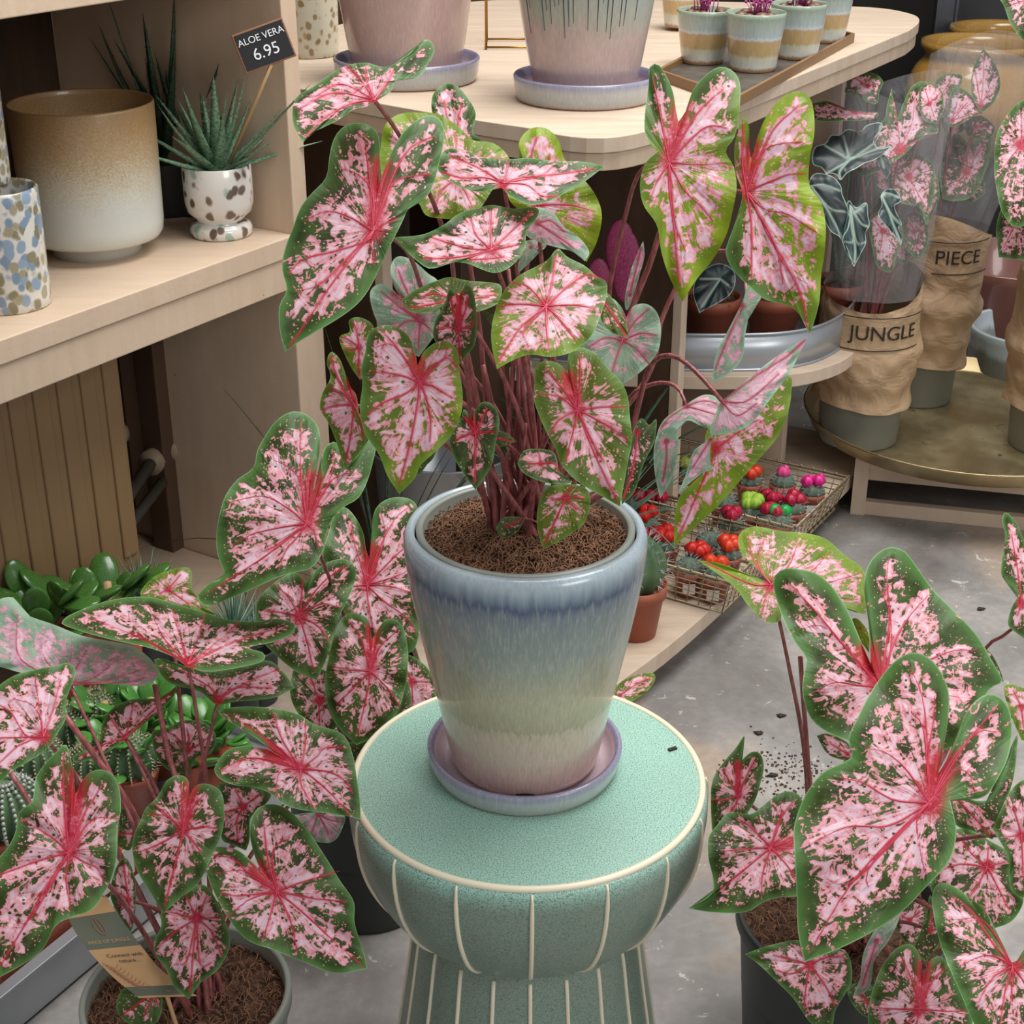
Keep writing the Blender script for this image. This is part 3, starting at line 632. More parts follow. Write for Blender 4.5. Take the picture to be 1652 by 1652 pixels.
    for li, q in enumerate(lines):
        m_ = len(q); base_i = nv0+len(vv)
        L = np.linalg.norm(np.diff(q, axis=0), axis=1).sum()/F*t0
        ww0 = w0*min(1.0, .45+L/(1.1*S))
        for k in range(m_):
            d = q[min(k+1, m_-1)]-q[max(k-1, 0)]; d = d/(np.linalg.norm(d)+1e-9); nn = np.array([-d[1], d[0]])
            wd = (ww0*(1-.72*k/(m_-1)))/t0*F*.5; tt = tat(q[k])-.0004
            vv += [P3(q[k]-nn*wd, tt), P3(q[k], tt-wd/F*t0*.7), P3(q[k]+nn*wd, tt)]
        for k in range(m_-1):
            a = base_i+3*k; vf += [(a, a+1, a+4, a+3), (a+1, a+2, a+5, a+4)]; mi += [1, 1]
    allv = list(map(tuple, co))+vv
    me = bpy.data.meshes.new(kind); me.from_pydata(allv, [], F_+vf); me.update()
    me.polygons.foreach_set('material_index', mi)
    ex = len(vv)
    for nm, arr in (('leafa', attr_a), ('leafc', lc), ('leafp', lp), ('leafl', np.stack([np.full(nv0, lime) if not isinstance(lime, tuple) else lime[0]*np.clip(.5+(X*lime[1]+Uu*lime[2])/S, 0, 1), np.full(nv0, bias), np.zeros(nv0)], 1))):  # lime given as a tuple: painted backlight growing across the leaf
        A = me.attributes.new(nm, 'FLOAT_VECTOR', 'POINT'); full = np.vstack([arr, np.zeros((ex, 3))]) if ex else arr; A.data.foreach_set('vector', full.astype(np.float32).ravel())
    mt = pale if isinstance(pale, list) else ([M['leafpale'], M['veinpale']] if pale else [M['leaf'], M['vein']])
    o = mesh_obj(kind, me, mt, plant)
    if plant is not None: o.matrix_parent_inverse = Matrix.Translation(-plant.location)
    Jp = Vector(P3(J, tat(J)+.0035))
    if base is not None:
        b = Vector(base); bt = (b.y*CP-(b.z-CAMZ)*SP)
        if stalk:
            W = pts(stalk, cr)[0]; n_ = len(W); wp = [Jp]; tj = Jp.y*CP-(Jp.z-CAMZ)*SP
            for i, q in enumerate(W): k = (i+1)/(n_+1); wp.append(Vector(P3(q, tj+(bt-tj)*k+.0)))
            wp.append(b)
        else:
            mid = Vector((b.x+(Jp.x-b.x)*.35, b.y+(Jp.y-b.y)*.35, b.z+(Jp.z-b.z)*.55)); wp = [Jp, (Jp+mid)/2+Vector((0, 0, .008)), mid, b+(mid-b)*.3+Vector((0, 0, 0)), b]
        q = crs([tuple(v) for v in wp], 26); mb = MB(); mb.tube([tuple(v) for v in q], [rad*(.75+.65*k/25) for k in range(26)], 8)
        so = mb.build('leaf_stalk', M['stalk'] if not isinstance(pale, list) else M['aloe'], o)
    return o
def nursery(root, r, h, mat='pot', rim=.006, fib=500, holes=True):
    m = MB(); m.lathe([(.0001, 0), (r*.80, 0), (r*.82, .003), (r*.84, h*.08), (r*.955, h-.02), (r*.96, h-.019), (r, h-.018), (r, h-.002), (r-.001, h), (r-rim, h), (r-rim-.001, h-.003), (r*.9, h*.5), (.0001, .01)], 72); o = m.build('nursery_pot', M[mat], root)
    s = soil_part(root, r-rim-.001, h-.022, fib); return o
def bases(cx, cy, z, spread=.035):
    def f(px=None, a=None, r=None):
        a = random.uniform(0, 2*PI) if a is None else a; r = spread*math.sqrt(random.random()) if r is None else r
        return (cx+r*cos(a), cy+r*sin(a), z)
    return f
# --- main plant
MZ = .745; ML = Vector((.0135, 1.388, .4675)); MDY = .045
mp_ = empty('potted_caladium', ML, 0, 'pink and green caladium standing in the tall glazed pot on the stool', 'plant')
m = MB(); m.lathe([(r*1.045, z*.965) for r, z in [(.0001, 0), (.06, 0), (.0975, .245), (.1035, .250), (.1045, .2735), (.1035, .275), (.0985, .275), (.0975, .273), (.0965, .24), (.0001, .2)]], 96); m.build('nursery_pot', M['potrim'], mp_)
soil_part(mp_, .1012, .249, 2600, .010)
random.seed(11); bs = bases(.0135, 1.400, .718, .04)
def ML_(cr, o, J, v, Y, **k):
    if 'base' not in k: k['base'] = bs()
    elif k['base'] == 0: k['base'] = None
    k.setdefault('rad', .0023); return leaf(mp_, cr, o, J, v, Y+MDY, **k)
ML_('A2', '235,655* 180,540 195,410 290,345 395,270 480,225 590,210 690,235 800,190 915,80 965,125 950,190 920,230 905,270 850,300 760,292 725,370 640,425* 590,455 520,470 430,530 360,565 270,610', '632,418', '560,310 480,222;590,300 585,232;500,440 350,520 250,625;450,330 300,400;400,380 210,470;690,340 745,255', 1.22, gy=1.3, cup=.0, C='590,330', fold=.1, bias=.03, stalk='770,610 950,960 1060,1300 1100,1600')
ML_('A2', '138,1817* 108,1700 105,1560 148,1475 120,1350 138,1240 180,1130 225,1010 290,930 365,850 382,740 405,640 455,570 535,543 610,560 655,610 665,720 655,800 658,880* 690,800 735,690 800,590 880,520 955,498 1010,540 1020,640 995,760 960,890 910,970 830,1010 790,1090 740,1190 690,1290 620,1440 550,1540 450,1620 300,1710 200,1770', '627,1145', '580,1210 440,1380 260,1640 160,1790;610,900 590,720 575,600;720,880 800,720 880,650 975,620;500,1070 370,1035 240,1090;590,1200 400,1260 240,1300 160,1380;620,930 540,830 440,800;730,890 850,840 960,830;600,1190 625,1260 630,1330;680,1110 760,1075;480,1300 330,1440 200,1480', 1.19, gx=.15, gy=.45, stalk='740,1190 830,1280 900,1480 960,1650')
ML_('A2', '1060,1080* 920,1060 870,980 700,900 665,760 672,650 690,560 770,495 900,488 1000,500 1100,565 1180,640 1290,655 1370,720 1390,800 1300,900 1200,1040', '1085,850', '1090,720 1080,600;1000,930 975,1030;1140,930 1180,1020;1250,760 1350,740;850,720 740,620', 1.36, gy=.6, lime=.75, bias=.01)
ML_('A2', '1150,760* 1020,640 955,490 962,380 1040,328 1110,355 1190,470 1190,545 1180,600 1225,640 1215,700', '1100,650', '1040,520 1020,420;1100,520 1120,440', 1.42, gy=.4, base=0)
ML_('A2', '1913,785* 1790,760 1640,757 1500,740 1390,745 1250,740 1150,700 1050,685 1005,720 985,800 1040,860 1130,910 1220,925 1340,905* 1400,960 1500,1000 1600,980 1700,930 1800,870', '1350,880', '1270,830 1160,770 1050,725;1365,830 1375,755;1450,850 1650,830 1860,800;1250,850 1120,850 1000,815;1480,890 1560,950 1650,950;1550,840 1620,790', 1.24, gy=1.4, cup=.08, bias=.03)
ML_('A3', '458,943* 380,870 270,820 190,740 110,660 120,560 160,480 157,410 205,352 280,350 335,405 362,490 440,570 500,650 526,740 505,850', '240,690', '380,690 500,720;320,800 430,910;215,560 215,460 240,385;300,600 290,470', 1.36, gy=.25, lime=.95, bias=-.005)
ML_('A2', '745,1180* 900,1165 1020,1110 1100,1050 1200,1020 1290,1000 1400,1022 1480,1012 1550,1020 1530,1080 1475,1150 1475,1220 1440,1290 1380,1350 1300,1378 1210,1350 1150,1325 1060,1320 950,1355 880,1320 800,1245', '1282,1252', '1150,1240 960,1185;1280,1150 1280,1040;1390,1150 1510,1040;1200,1170 1170,1080;1360,1235 1430,1220;1100,1290 900,1300;1150,1300 1250,1300 1350,1290', 1.18, gy=1.0, cup=.05, bias=.0)
ML_('A3', '450,940* 400,900 330,880 260,860 195,830 160,780 180,715 240,700 310,725 360,790 430,840 470,900', '240,770', '330,830 400,880;300,760 360,810', 1.26, gy=.9, pale=True, bias=.0)
ML_('A3', '250,900* 190,960 155,985 165,900 190,850 240,850 280,870', '210,880', None, 1.28, gy=.2, pale=True, base=0)
ML_('A3', '60,1420* 35,1300 42,1200 80,1090 150,1010 240,960 290,930 330,880 370,920 450,960 500,1005 545,1030 548,1090 520,1180 480,1270 400,1340 300,1365 230,1355 180,1360 110,1390', '278,1140', '160,1240 65,1390;200,1055 120,1035;305,1030 320,920;390,1040 460,1000 525,1015;160,1130 70,1140;280,1230 290,1320;340,1200 410,1290;400,1135 500,1150;180,1250 200,1320', 1.16, gy=.75, lime=(.8, -.3, -.5), bias=.02, stalk='300,1300 330,1500 320,1700')
ML_('A3', '645,1285* 560,1250 520,1190 525,1090 555,1085 600,1150 635,1220', '540,1130', '590,1200 635,1275', 1.19, gy=.6, lime=.15, bias=-.1, base=0)
ML_('A3', '608,1495* 530,1425 440,1345 465,1220 500,1130 560,1100 610,1140 635,1190* 665,1140 725,1130 775,1175 788,1260 770,1350 700,1430', '618,1290', '590,1370 565,1450;670,1210 735,1150;540,1280 470,1320;690,1340 740,1400;570,1200 560,1150;700,1260 770,1270', 1.30, gy=.45, pale=True, bias=-.08, fold=-.2)
ML_('A3', '885,1120* 830,1020 790,900 770,780 710,690 695,590 722,500 780,445 740,420 715,360 720,250 735,150 732,90 760,60 795,85 840,180 855,270 866,320* 900,270 930,180 990,110 1050,75 1105,92 1140,150 1136,280 1115,390 1075,450 1112,520 1125,610 1110,700 1080,820 1020,930 940,1030', '825,500', '825,620 850,820 870,1040;800,370 775,230 750,120;890,380 960,270 1070,170;930,510 1080,505;890,620 960,690 1020,760;770,590 745,650;920,400 1000,340 1090,350;850,760 900,900', 1.31, gx=-.1, gy=.3, lime=(1.0, .5, -.9), bias=.035, stalk='740,500 680,570 640,700 580,950 555,1090 480,1500')
ML_('A3', '1450,1270* 1380,1150 1250,1110 1180,1050 1110,980 1075,900 1100,820 1130,730 1150,640 1120,540 1115,430 1140,330 1160,295 1180,340 1178,420 1190,485* 1220,380 1260,290 1330,210 1390,185 1440,200 1465,260 1470,370 1450,480 1447,600 1500,680 1520,780 1515,900 1500,1000 1490,1130', '1170,630', '1230,740 1300,880 1400,1060 1440,1235;1230,470 1300,340 1405,245;1290,580 1360,555 1440,550;1250,710 1350,730 1480,810;1190,780 1190,1010;1150,500 1155,330;1240,460 1310,420 1420,410;1300,880 1330,1040;1340,960 1440,1040', 1.26, gx=-.35, gy=.25, lime=(1.0, 1.2, .6), bias=.04, stalk='1130,632 1000,622 880,670 800,770 740,950 650,1180 560,1500', rad=.0027)
ML_('A3', '1012,1482* 1035,1350 1095,1230 1150,1120 1180,1040 1235,1105 1160,1150 1175,1190 1160,1280 1150,1370 1090,1440', '1150,1140', '1095,1260 1030,1420', 1.30, gx=.8, gy=-.1, pale=True, C='1120,1290', bias=-.03, stalk='1170,1050 1110,900 1075,895 980,900 900,980 790,1200 700,1500')
ML_('A5', '220,870* 225,740 250,650 330,580 360,500 350,400 430,330 560,260 690,160 700,250 680,340 640,425 540,540 400,700 290,800', '400,460', '330,620 270,760 235,840;440,440 470,490;560,350 600,400', 1.30, gx=.1, gy=-.1, lime=.7, C='440,480', bias=.0, base=0)
ML_('A5', '768,8* 700,145 610,270 540,360 470,398 370,408 385,340 405,290 430,262 560,150 660,75', '418,272', '560,165 680,90 760,20;480,330 560,280;520,270 650,160', 1.265, gx=-.1, gy=.3, pale=True, C='500,270', bias=.06, stalk='330,170 250,100 180,85 125,125 90,230 45,420 10,600', rad=.0027)
ML_('A5', '238,648* 270,570 300,480 345,440 380,405 370,460 370,520 375,550 330,570', '370,430', '300,540', 1.255, gx=.2, gy=.2, pale=True, C='330,510', base=0, bias=.02)
ML_('A5', '150,480* 148,430 165,370 200,330 270,285 345,245 405,262 412,315 385,382 330,372 280,350 225,375 180,410', '272,292', '200,340 160,400;340,270 395,280;340,310 400,330', 1.33, gx=.2, gy=.7, pale=True, C='300,320', bias=.04, stalk='240,220 180,195 105,212 40,260 -20,420')
ML_('A5', '165,670* 145,580 138,480 155,405 195,378 235,390 236,480 215,580', '190,435', '190,520 175,600', 1.27, gx=.2, gy=-.1, pale=True, bias=-.05, stalk='150,435 95,432 50,500 0,600', rad=.0014, vw=.8)
ML_('A5', '8,695* 0,600 35,480 60,380 90,340 120,370 150,345 140,440 100,520 60,640', '72,400', '55,540 15,670', 1.24, gx=.6, gy=.1, pale=False, bias=-.08, C='70,480')
ML_('A6', '425,935* 370,850 330,750 260,640 238,530 250,420 245,340 265,250 280,170 340,133 410,140 470,185 500,260 513,325* 540,260 600,213 660,210 705,260 712,350 727,460 718,560 670,660 590,740 525,800 500,860', '525,405', '510,520 480,680 425,890;470,320 400,220 340,160;580,330 640,290 650,225;450,460 350,500 270,560;430,370 290,350;560,500 575,600 570,690;600,430 680,480;400,230 300,240;640,290 700,330', 1.15, gy=.2, lime=(.9, .7, -.3), bias=.03)
ML_('A6', '518,852* 508,770 600,700 590,760 555,800', '545,765', None, 1.16, gy=.2, bias=-.2, base=0)
ML_('A6', '165,812* 130,700 90,600 48,530 62,450 98,380 80,310 100,258 140,290 172,370 195,430* 222,470 240,580 285,640 235,740', '210,510', '195,650 170,780;160,440 120,350 98,280;120,515 60,535;150,450 90,430;240,580 255,660', 1.22, gx=-.2, gy=.2, lime=.3, bias=.01)
ML_('A6', '240,395* 195,330 150,235 142,185 190,162 185,110 230,93 290,120 310,170 300,250 275,340', '235,235', '220,150 205,120;180,200 160,190;230,320 235,370;200,250 170,240', 1.30, gx=-.2, gy=.3, lime=.4, bias=.01)
ML_('A6', '715,312* 645,265 588,190 598,110 640,30 665,-40 710,-10* 745,-62 780,-20 795,120 785,220 750,270', '708,150', '710,240 712,290;680,50 670,0;740,60 750,0;760,140 780,110;650,140 610,150', 1.19, gy=.25, bias=-.04, stalk='740,300 760,500 790,700')
ML_('A6', '787,915* 740,850 690,770 665,690 682,620 718,580 735,530 775,590* 790,530 830,495 880,520 902,590 885,680 870,780 830,860', '788,645', '787,740 785,880;750,590 735,570;820,580 840,530;730,660 690,680;840,640 880,640', 1.19, gy=.2, bias=-.08)
ML_('A6', '1475,995* 1380,940 1280,880 1200,800 1170,720 1130,650 1090,560 1065,480 1070,400 1075,330 1120,300 1185,315 1225,360 1240,420* 1225,330 1240,250 1290,235 1360,270 1420,340 1480,400 1512,470 1522,560 1532,680 1510,800 1490,910', '1275,535', '1320,660 1390,820 1465,975;1220,460 1130,345;1285,400 1285,265;1400,520 1505,520;1190,580 1140,650;1400,600 1515,675;1250,650 1215,780;1180,470 1090,460;1350,700 1400,780', 1.17, gx=.1, gy=.25, lime=.25, bias=-.01)
ML_('A6', '988,790* 1012,735 1060,720 1150,730 1175,770 1190,830 1250,880 1150,887 1060,860 1010,830', '1100,790', '1040,790;1160,790 1190,830;1090,740', 1.24, gy=.9, bias=-.02)
ML_('A6', '1110,1200* 1080,1080 1095,960 1140,900 1200,890 1260,890 1320,915 1335,980 1300,1080 1200,1150', '1215,955', '1160,1080 1115,1175;1240,900;1270,1010;1150,960;1260,950 1300,960', 1.235, gy=.1, lime=.35, bias=-.06)
ML_('A6', '1025,1050* 985,1115 920,1145 888,1100 920,1050 975,1043', '935,1090', '980,1070 1010,1055', 1.27, gy=.3, bias=-.15, rad=.001)
ML_('A2', '881,1845* 760,1780 660,1670 612,1540 618,1465 680,1437 740,1475 785,1535* 735,1430 724,1340 765,1285 850,1310 930,1380 990,1430 1000,1560 980,1700', '890,1640', '780,1570 670,1480;800,1450 765,1360;880,1740 880,1800;800,1650 750,1700;950,1700 970,1740', 1.37, gy=.3, pale=True, bias=-.03)
ML_('C5', '490,850* 560,790 640,750 760,700 850,675 980,700 1100,710 1230,735 1220,850 1150,900 1040,930 900,900 800,900 700,940 560,930', '880,840', '750,800 640,820;1060,830 1200,800;700,880 560,900', 1.29, gy=1.2, lime=.2, bias=-.05)
ML_('A6', '1055,480* 1010,470 985,400 975,310 1010,290 1055,310', '1020,360', '1040,440', 1.36, gy=.2, pale=True, bias=-.04, base=0)
ML_('A3', '710,850* 715,920 690,1010 660,1110 635,1160 628,1100 655,980 685,900', '650,1090', '700,880', 1.30, gy=.1, gx=.3, pale=True, C='675,1000', bias=.03, base=0)
ML_('A6', '982,685* 900,712 878,690 880,650 905,635 950,655', '895,670', '960,682', 1.30, gy=.4, bias=-.2)
ML_('A6', '918,790* 890,740 880,700 920,690 940,730', '905,700', None, 1.31, gy=.2, bias=-.2, base=0)
ML_('C5', '1165,1035* 1120,970 1095,920 1160,950 1200,980', '1150,970', None, 1.29, gy=.4, bias=-.3, base=0)
random.seed(3)      # extra upright stalks of the clump
for i, (px, Yt, zt) in enumerate(((745, 1.33, .93), (798, 1.32, .98), (820, 1.33, 1.0), (835, 1.31, .95), (848, 1.34, .93), (862, 1.33, .90), (775, 1.35, .9), (810, 1.37, 1.02), (880, 1.36, .92), (898, 1.35, .88), (760, 1.33, .86), (850, 1.30, .86), (792, 1.31, .87), (915, 1.34, .85))):
    xt = (px-826)/F*1.36; Yt += MDY; b = Vector((.0135+random.uniform(-.035, .03), 1.392+random.uniform(-.02, .03), .718)); mb = MB()
    q = crs([tuple(b), tuple((b+Vector((xt, Yt, zt)))/2+Vector((random.uniform(-.004, .004), 0, 0))), (xt, Yt, zt)], 16); r_ = .0040 if i in (0, 6, 10) else random.uniform(.0019, .0027)
    mb.tube([tuple(v) for v in q], [r_*(1.1-.45*k/15) for k in range(16)], 8); o = mb.build('leaf_stalk', M['stalk'], mp_); o.matrix_parent_inverse = Matrix.Translation(-ML)
# --- left front plant
L1 = at(300, 1600, Z=.22); L1.z = 0
p1 = empty('potted_caladium', L1, 0, 'pink caladium in a grey pot on the floor, front left, with a card tag', 'plant')
nursery(p1, .113, .22, 'potrim', fib=900); random.seed(21); b1 = bases(L1.x, L1.y+.01, .195, .045)
Y1 = L1.y
def P1_(cr, o, J, v, Y, **k):
    if 'base' not in k: k['base'] = b1()
    elif k['base'] == 0: k['base'] = None
    return leaf(p1, cr, o, J, v, Y, **k)
P1_('P', '592,1563* 540,1570 490,1552 440,1532 405,1520 380,1498 350,1450 332,1405 328,1378 345,1366 380,1370 405,1388 424,1412* 408,1372 403,1332 415,1305 440,1297 470,1310 500,1345 530,1390 548,1420 571,1455 572,1490 588,1540', '447,1438', '500,1482 550,1530 588,1560;432,1385 425,1318;405,1412 375,1385 340,1380;490,1422 548,1405;405,1450 365,1480;435,1480 420,1525;510,1450 560,1455;440,1375 470,1345;470,1490 480,1540;395,1405 345,1410;385,1445 355,1440', 1.20, gy=.5, bias=.02)
P1_('B3', '1165,915* 1050,890 900,870 750,850 640,810 560,740 450,700 330,690 230,650 188,590 212,530 270,460 360,430 470,435 560,455 612,492* 540,430 450,360 330,290 210,200 300,172 450,165 600,180 750,215 850,280 980,320 1060,365 1110,480 1140,650 1160,800', '765,580', '620,440 480,345 290,210;600,530 400,510 215,600;790,440 800,275;640,380 580,200;870,500 930,440 1055,440;870,660 980,760 1090,890;770,690 860,850;625,600 600,780;950,600 1060,660 1110,740;400,510 335,660;480,345 400,300', 1.30, gy=.9, gx=-.1, bias=.02, stalk='740,750 500,1050 300,1400 200,1700')
P1_('B2', '965,1000* 900,900 820,770 782,650 790,540 830,450 860,380 930,310 980,220 1050,185 1108,210 1120,310* 1150,250 1220,235 1300,280 1322,380 1310,520 1260,640 1170,820 1060,910', '1080,510', '1040,680 970,960;1075,380 1070,230;1130,390 1200,300;990,430 870,412;960,580 820,640;1150,590 1185,640;1200,490 1280,500;930,370 900,360', 1.22, gy=.3, bias=-.01)
P1_('B2', '-10,1380* 120,1310 250,1215 330,1070 430,1020 540,980 615,880 662,780 690,650 692,500 712,400 705,270 665,180 595,150 525,170 480,225 445,300* 430,150 405,30 385,-5 350,30 270,110 212,200 190,340 112,400 92,520 40,620 -20,690 -80,850 -90,1100', '408,640', '300,800 180,1010 0,1310;380,400 370,90;490,430 560,310 620,220;290,540 125,445;210,695 -10,775;500,700 570,730 615,810;390,800 420,985;540,450 690,440;370,250 400,180;170,1040 60,1020;270,860 150,900', 1.14, gy=.4, gx=.1, bias=.02, stalk='500,700 700,900 900,1200')
P1_('B2', '1115,1505* 1030,1435 980,1330 915,1240 908,1160 950,1080 948,1000 1000,930 1100,860 1200,830 1265,900 1330,1050 1357,1170 1320,1280 1260,1355 1190,1400', '1160,1030', '1140,1220 1120,1470;1090,880;1220,900;990,990;1030,1110 935,1200;1240,1100 1310,1250;1300,1025;1100,1280 1030,1300;1180,1300 1250,1290', 1.21, gy=.35, bias=.0)
P1_('B2', '700,1600* 685,1540 718,1455 790,1412 880,1412 950,1470 955,1560 925,1640 850,1665 760,1650', '910,1470', '830,1520 725,1600;850,1600;850,1440;930,1540', 1.19, gy=.3, bias=-.09, base=0)
P1_('P', '476,1006* 450,998 410,1003 370,1000 330,988 285,975 240,963 190,966 140,980 98,1003 130,1018 180,1032 240,1045 280,1060 303,1077* 340,1083 390,1076 425,1066 425,1053 400,1045 440,1036 473,1022', '303,1072', '265,1030 238,975;288,1020 278,985;240,1035 145,997;345,1040 385,1005;380,1035 460,1010;220,1020 205,975;320,1030 330,990', 1.38, gy=1.6, cup=.0, wave=.02, C='300,1030', fold=.0, bias=.01, stalk='312,1120 320,1170 332,1250 335,1350')
P1_('P', '475,1110* 440,1126 380,1132 350,1137 320,1115 270,1100 250,1062 300,1075 335,1084 390,1076 435,1066 468,1098', '352,1128', '400,1100 450,1080;340,1110 290,1080;380,1110 440,1110', 1.43, gy=1.2, C='360,1100', bias=.02)
P1_('B1', '1180,650* 1160,720 1060,765 900,757 700,745 540,765 300,700 60,640 -100,560 -120,250 0,120 120,115 130,200 250,260 400,310 600,390 800,430 980,470 1100,550', '520,755', '560,640 640,500;700,700 880,560;800,720 1060,640;330,560 350,400;150,560 130,230;900,740 1100,700', 1.42, gy=1.1, pale=True, C='500,560', bias=.03)
P1_('B1', '-60,800* 100,690 280,640 430,610 500,592 560,640 545,720 490,870 490,1000 440,1090 350,1230 200,1330 80,1400 -20,1480 -120,1300 -150,1000', '320,1140', '0,1150 -100,1150;300,1000 230,900 100,860;190,1130 80,960 -20,900;380,980 450,720;150,1200 0,1330;260,700', 1.27, gy=.9, C='200,1060', bias=.03, stalk='400,1230 600,1500')
P1_('B1', '1320,760* 1280,850 1150,980 1000,1100 900,1185 740,1285 560,1330 550,1280 720,1200 760,1030 850,915 1000,860 1180,850', '930,1150', '1080,1000 1290,780;870,1080 820,1000;760,1200 600,1290;960,1020 990,900', 1.40, gy=.8, C='900,1080', bias=.0)
P1_('B1', '1400,1420* 1250,1390 1150,1270 1125,1110 1200,1085 1260,1065 1350,1020 1500,1030 1585,1100 1595,1190 1550,1270 1450,1300', '1390,1240', '1300,1140 1250,1110;1400,1150 1380,1080;1500,1180 1560,1120', 1.44, gy=.5, bias=.0)
P1_('B3', '400,1125* 310,1085 240,1050 220,900 230,760 210,680 330,670 450,700 570,740 510,840 430,910 425,1050', '385,830', '330,720;340,920 345,1070;480,760;300,860 240,870', 1.33, gy=.5, bias=.01)
P1_('B3', '950,1075* 860,1060 790,990 700,900 860,870 1050,885 1040,980 1000,1050', '880,880', '840,1000;950,1010;960,920 1020,930', 1.42, gy=.3, pale=True, bias=.02)
P1_('A7', '1030,1452* 900,1430 760,1392 680,1370 670,1340 720,1280 800,1240 890,1225 915,1262 912,1330 970,1400', '800,1330', '860,1260;760,1350;900,1400', 1.56, gy=.8, lime=.5, bias=.01)
P1_('B2', '770,1110* 700,1010 650,890 680,740 740,670 790,770 802,900 790,1050', '760,920', '740,800 730,710;700,880;770,1050;690,960', 1.27, gx=-.5, gy=.2, bias=.03)
P1_('B2', '690,600* 700,480 705,380 760,400 822,450 790,570 760,630', '790,530', '700,530', 1.36, gy=.4, bias=-.08, base=0)
# thick stray stalks of this plant
for s_, ya, w_ in (('105,1155 168,1240 215,1310 262,1420', 1.34, .0032), ('15,1245 48,1295 100,1400 170,1520', 1.36, .0028), ('205,1195 255,1280 280,1400', 1.42, .0022), ('80,1200 130,1260 170,1330', 1.38, .002), ('250,1105 270,1210 290,1300', 1.44, .003)):
    q = pts(s_, 'P')[0]; mb = MB(); n_ = len(q); e_ = Vector(b1()); w3 = [at(v[0], v[1], Y=ya+(e_.y-ya)*k/n_) for k, v in enumerate(q)]+[e_]
    c_ = crs([tuple(v) for v in w3], 24); mb.tube([tuple(v) for v in c_], w_, 8); o = mb.build('leaf_stalk', M['stalk'], p1); o.matrix_parent_inverse = Matrix.Translation(-L1)
# --- left back plant
L2 = Vector((-.20, 1.72, 0))
p2 = empty('potted_caladium', L2, 0, 'pink caladium in a charcoal pot on the floor, behind the stool at the left', 'plant')
nursery(p2, .105, .21, 'potdark', fib=150); random.seed(31); b2 = bases(L2.x, L2.y, .185, .04)
def P2_(cr, o, J, v, Y, **k):
    if 'base' not in k: k['base'] = b2()
    elif k['base'] == 0: k['base'] = None
    return leaf(p2, cr, o, J, v, Y, **k)
P2_('A8', '75,1255* 150,1180 245,1145 200,1000 193,880 210,760 245,640 320,530 430,450 448,350 490,270 560,165 640,105 710,92 790,130 842,200 852,290 835,420 790,500 800,600* 850,540 872,490 858,400 880,320 935,280 985,310 1050,420 1120,330 1180,245 1208,300 1190,400 1150,540 1090,650 1010,692 930,770 890,870 870,980 800,1085 720,1110 600,1140 400,1230 240,1295 150,1335 88,1305', '768,805', '735,560 725,300 735,150;830,680 900,560 935,440 930,330;620,690 480,630 270,670;600,830 430,870 290,945;640,910 430,1060 110,1260;700,900 630,980 590,1105;815,860 845,965;725,540 640,440 500,385;900,560 1000,490 1090,495;770,560 800,400;560,950 490,980', 1.50, gy=.5, bias=.02)
P2_('A8', '1330,1650* 1200,1550 1050,1450 930,1320 880,1150 870,1000 900,880 945,740 1010,700 1085,780 1130,880 1140,960 1165,1030* 1190,940 1182,800 1210,700 1290,645 1390,640 1460,680 1480,800 1450,1000 1470,1200 1490,1400 1450,1600', '1150,1195', '1105,1040 1060,900 1050,780;1220,980 1330,770 1425,695;1300,1150 1440,1090;1300,1205 1440,1245;1260,1300 1400,1400 1460,1500;1155,1300 1185,1460;1010,1210 920,1260;1260,900 1240,740;1340,1000 1420,940', 1.66, gy=.4, bias=.03)
P2_('A8', '830,1800* 700,1745 560,1630 465,1520 440,1390 470,1270 550,1190 620,1140 700,1115 770,1180 800,1120 900,1050 1000,1030 1070,1075 1075,1160 1040,1260 980,1380 940,1500 900,1640', '720,1395', '735,1260 740,1130;800,1260 900,1150 1020,1070;650,1270 560,1190;620,1370 490,1360;850,1315 970,1335;830,1450 920,1560;770,1560 810,1740;650,1500 560,1560', 1.55, gy=.45, bias=-.02)
P2_('P', '575,1202* 540,1165 524,1112 530,1062 545,1010 562,990 592,997 600,1032* 622,1000 648,1008 658,1050 655,1100 640,1150 610,1185', '598,1083', '582,1030 562,1000;612,1045 640,1018;590,1130 575,1190;560,1080 535,1075;625,1110 645,1140;570,1110 545,1135', 1.56, gy=.3, bias=.0)
P2_('P', '570,1232* 560,1200 600,1190 640,1150 655,1095 664,1140 645,1200 605,1228', '620,1180', '600,1215;640,1170', 1.60, gy=.3, bias=-.04, base=0, C='620,1190')
P2_('P', '660,1175* 640,1130 632,1070 655,1055 690,1078 705,1120 690,1165', '665,1100', '650,1070;690,1100;665,1150', 1.68, gy=.3, bias=.04)
P2_('P', '520,1195* 490,1165 468,1120 480,1070 520,1080 550,1100 560,1150', '515,1130', '500,1090;540,1120;515,1175', 1.64, gy=.3, bias=.0)
P2_('P', '560,1265* 545,1225 560,1205 600,1200 610,1230 590,1275', '580,1225', '570,1250;600,1230', 1.67, gy=.3, bias=.0)
P2_('P', '990,1140* 985,1120 1005,1098 1035,1087 1056,1088 1053,1105 1035,1122 1012,1135', '1000,1122', '1025,1105 1045,1095', 1.90, gy=.5, lime=.4, bias=.0, stalk='960,1150 800,1200')
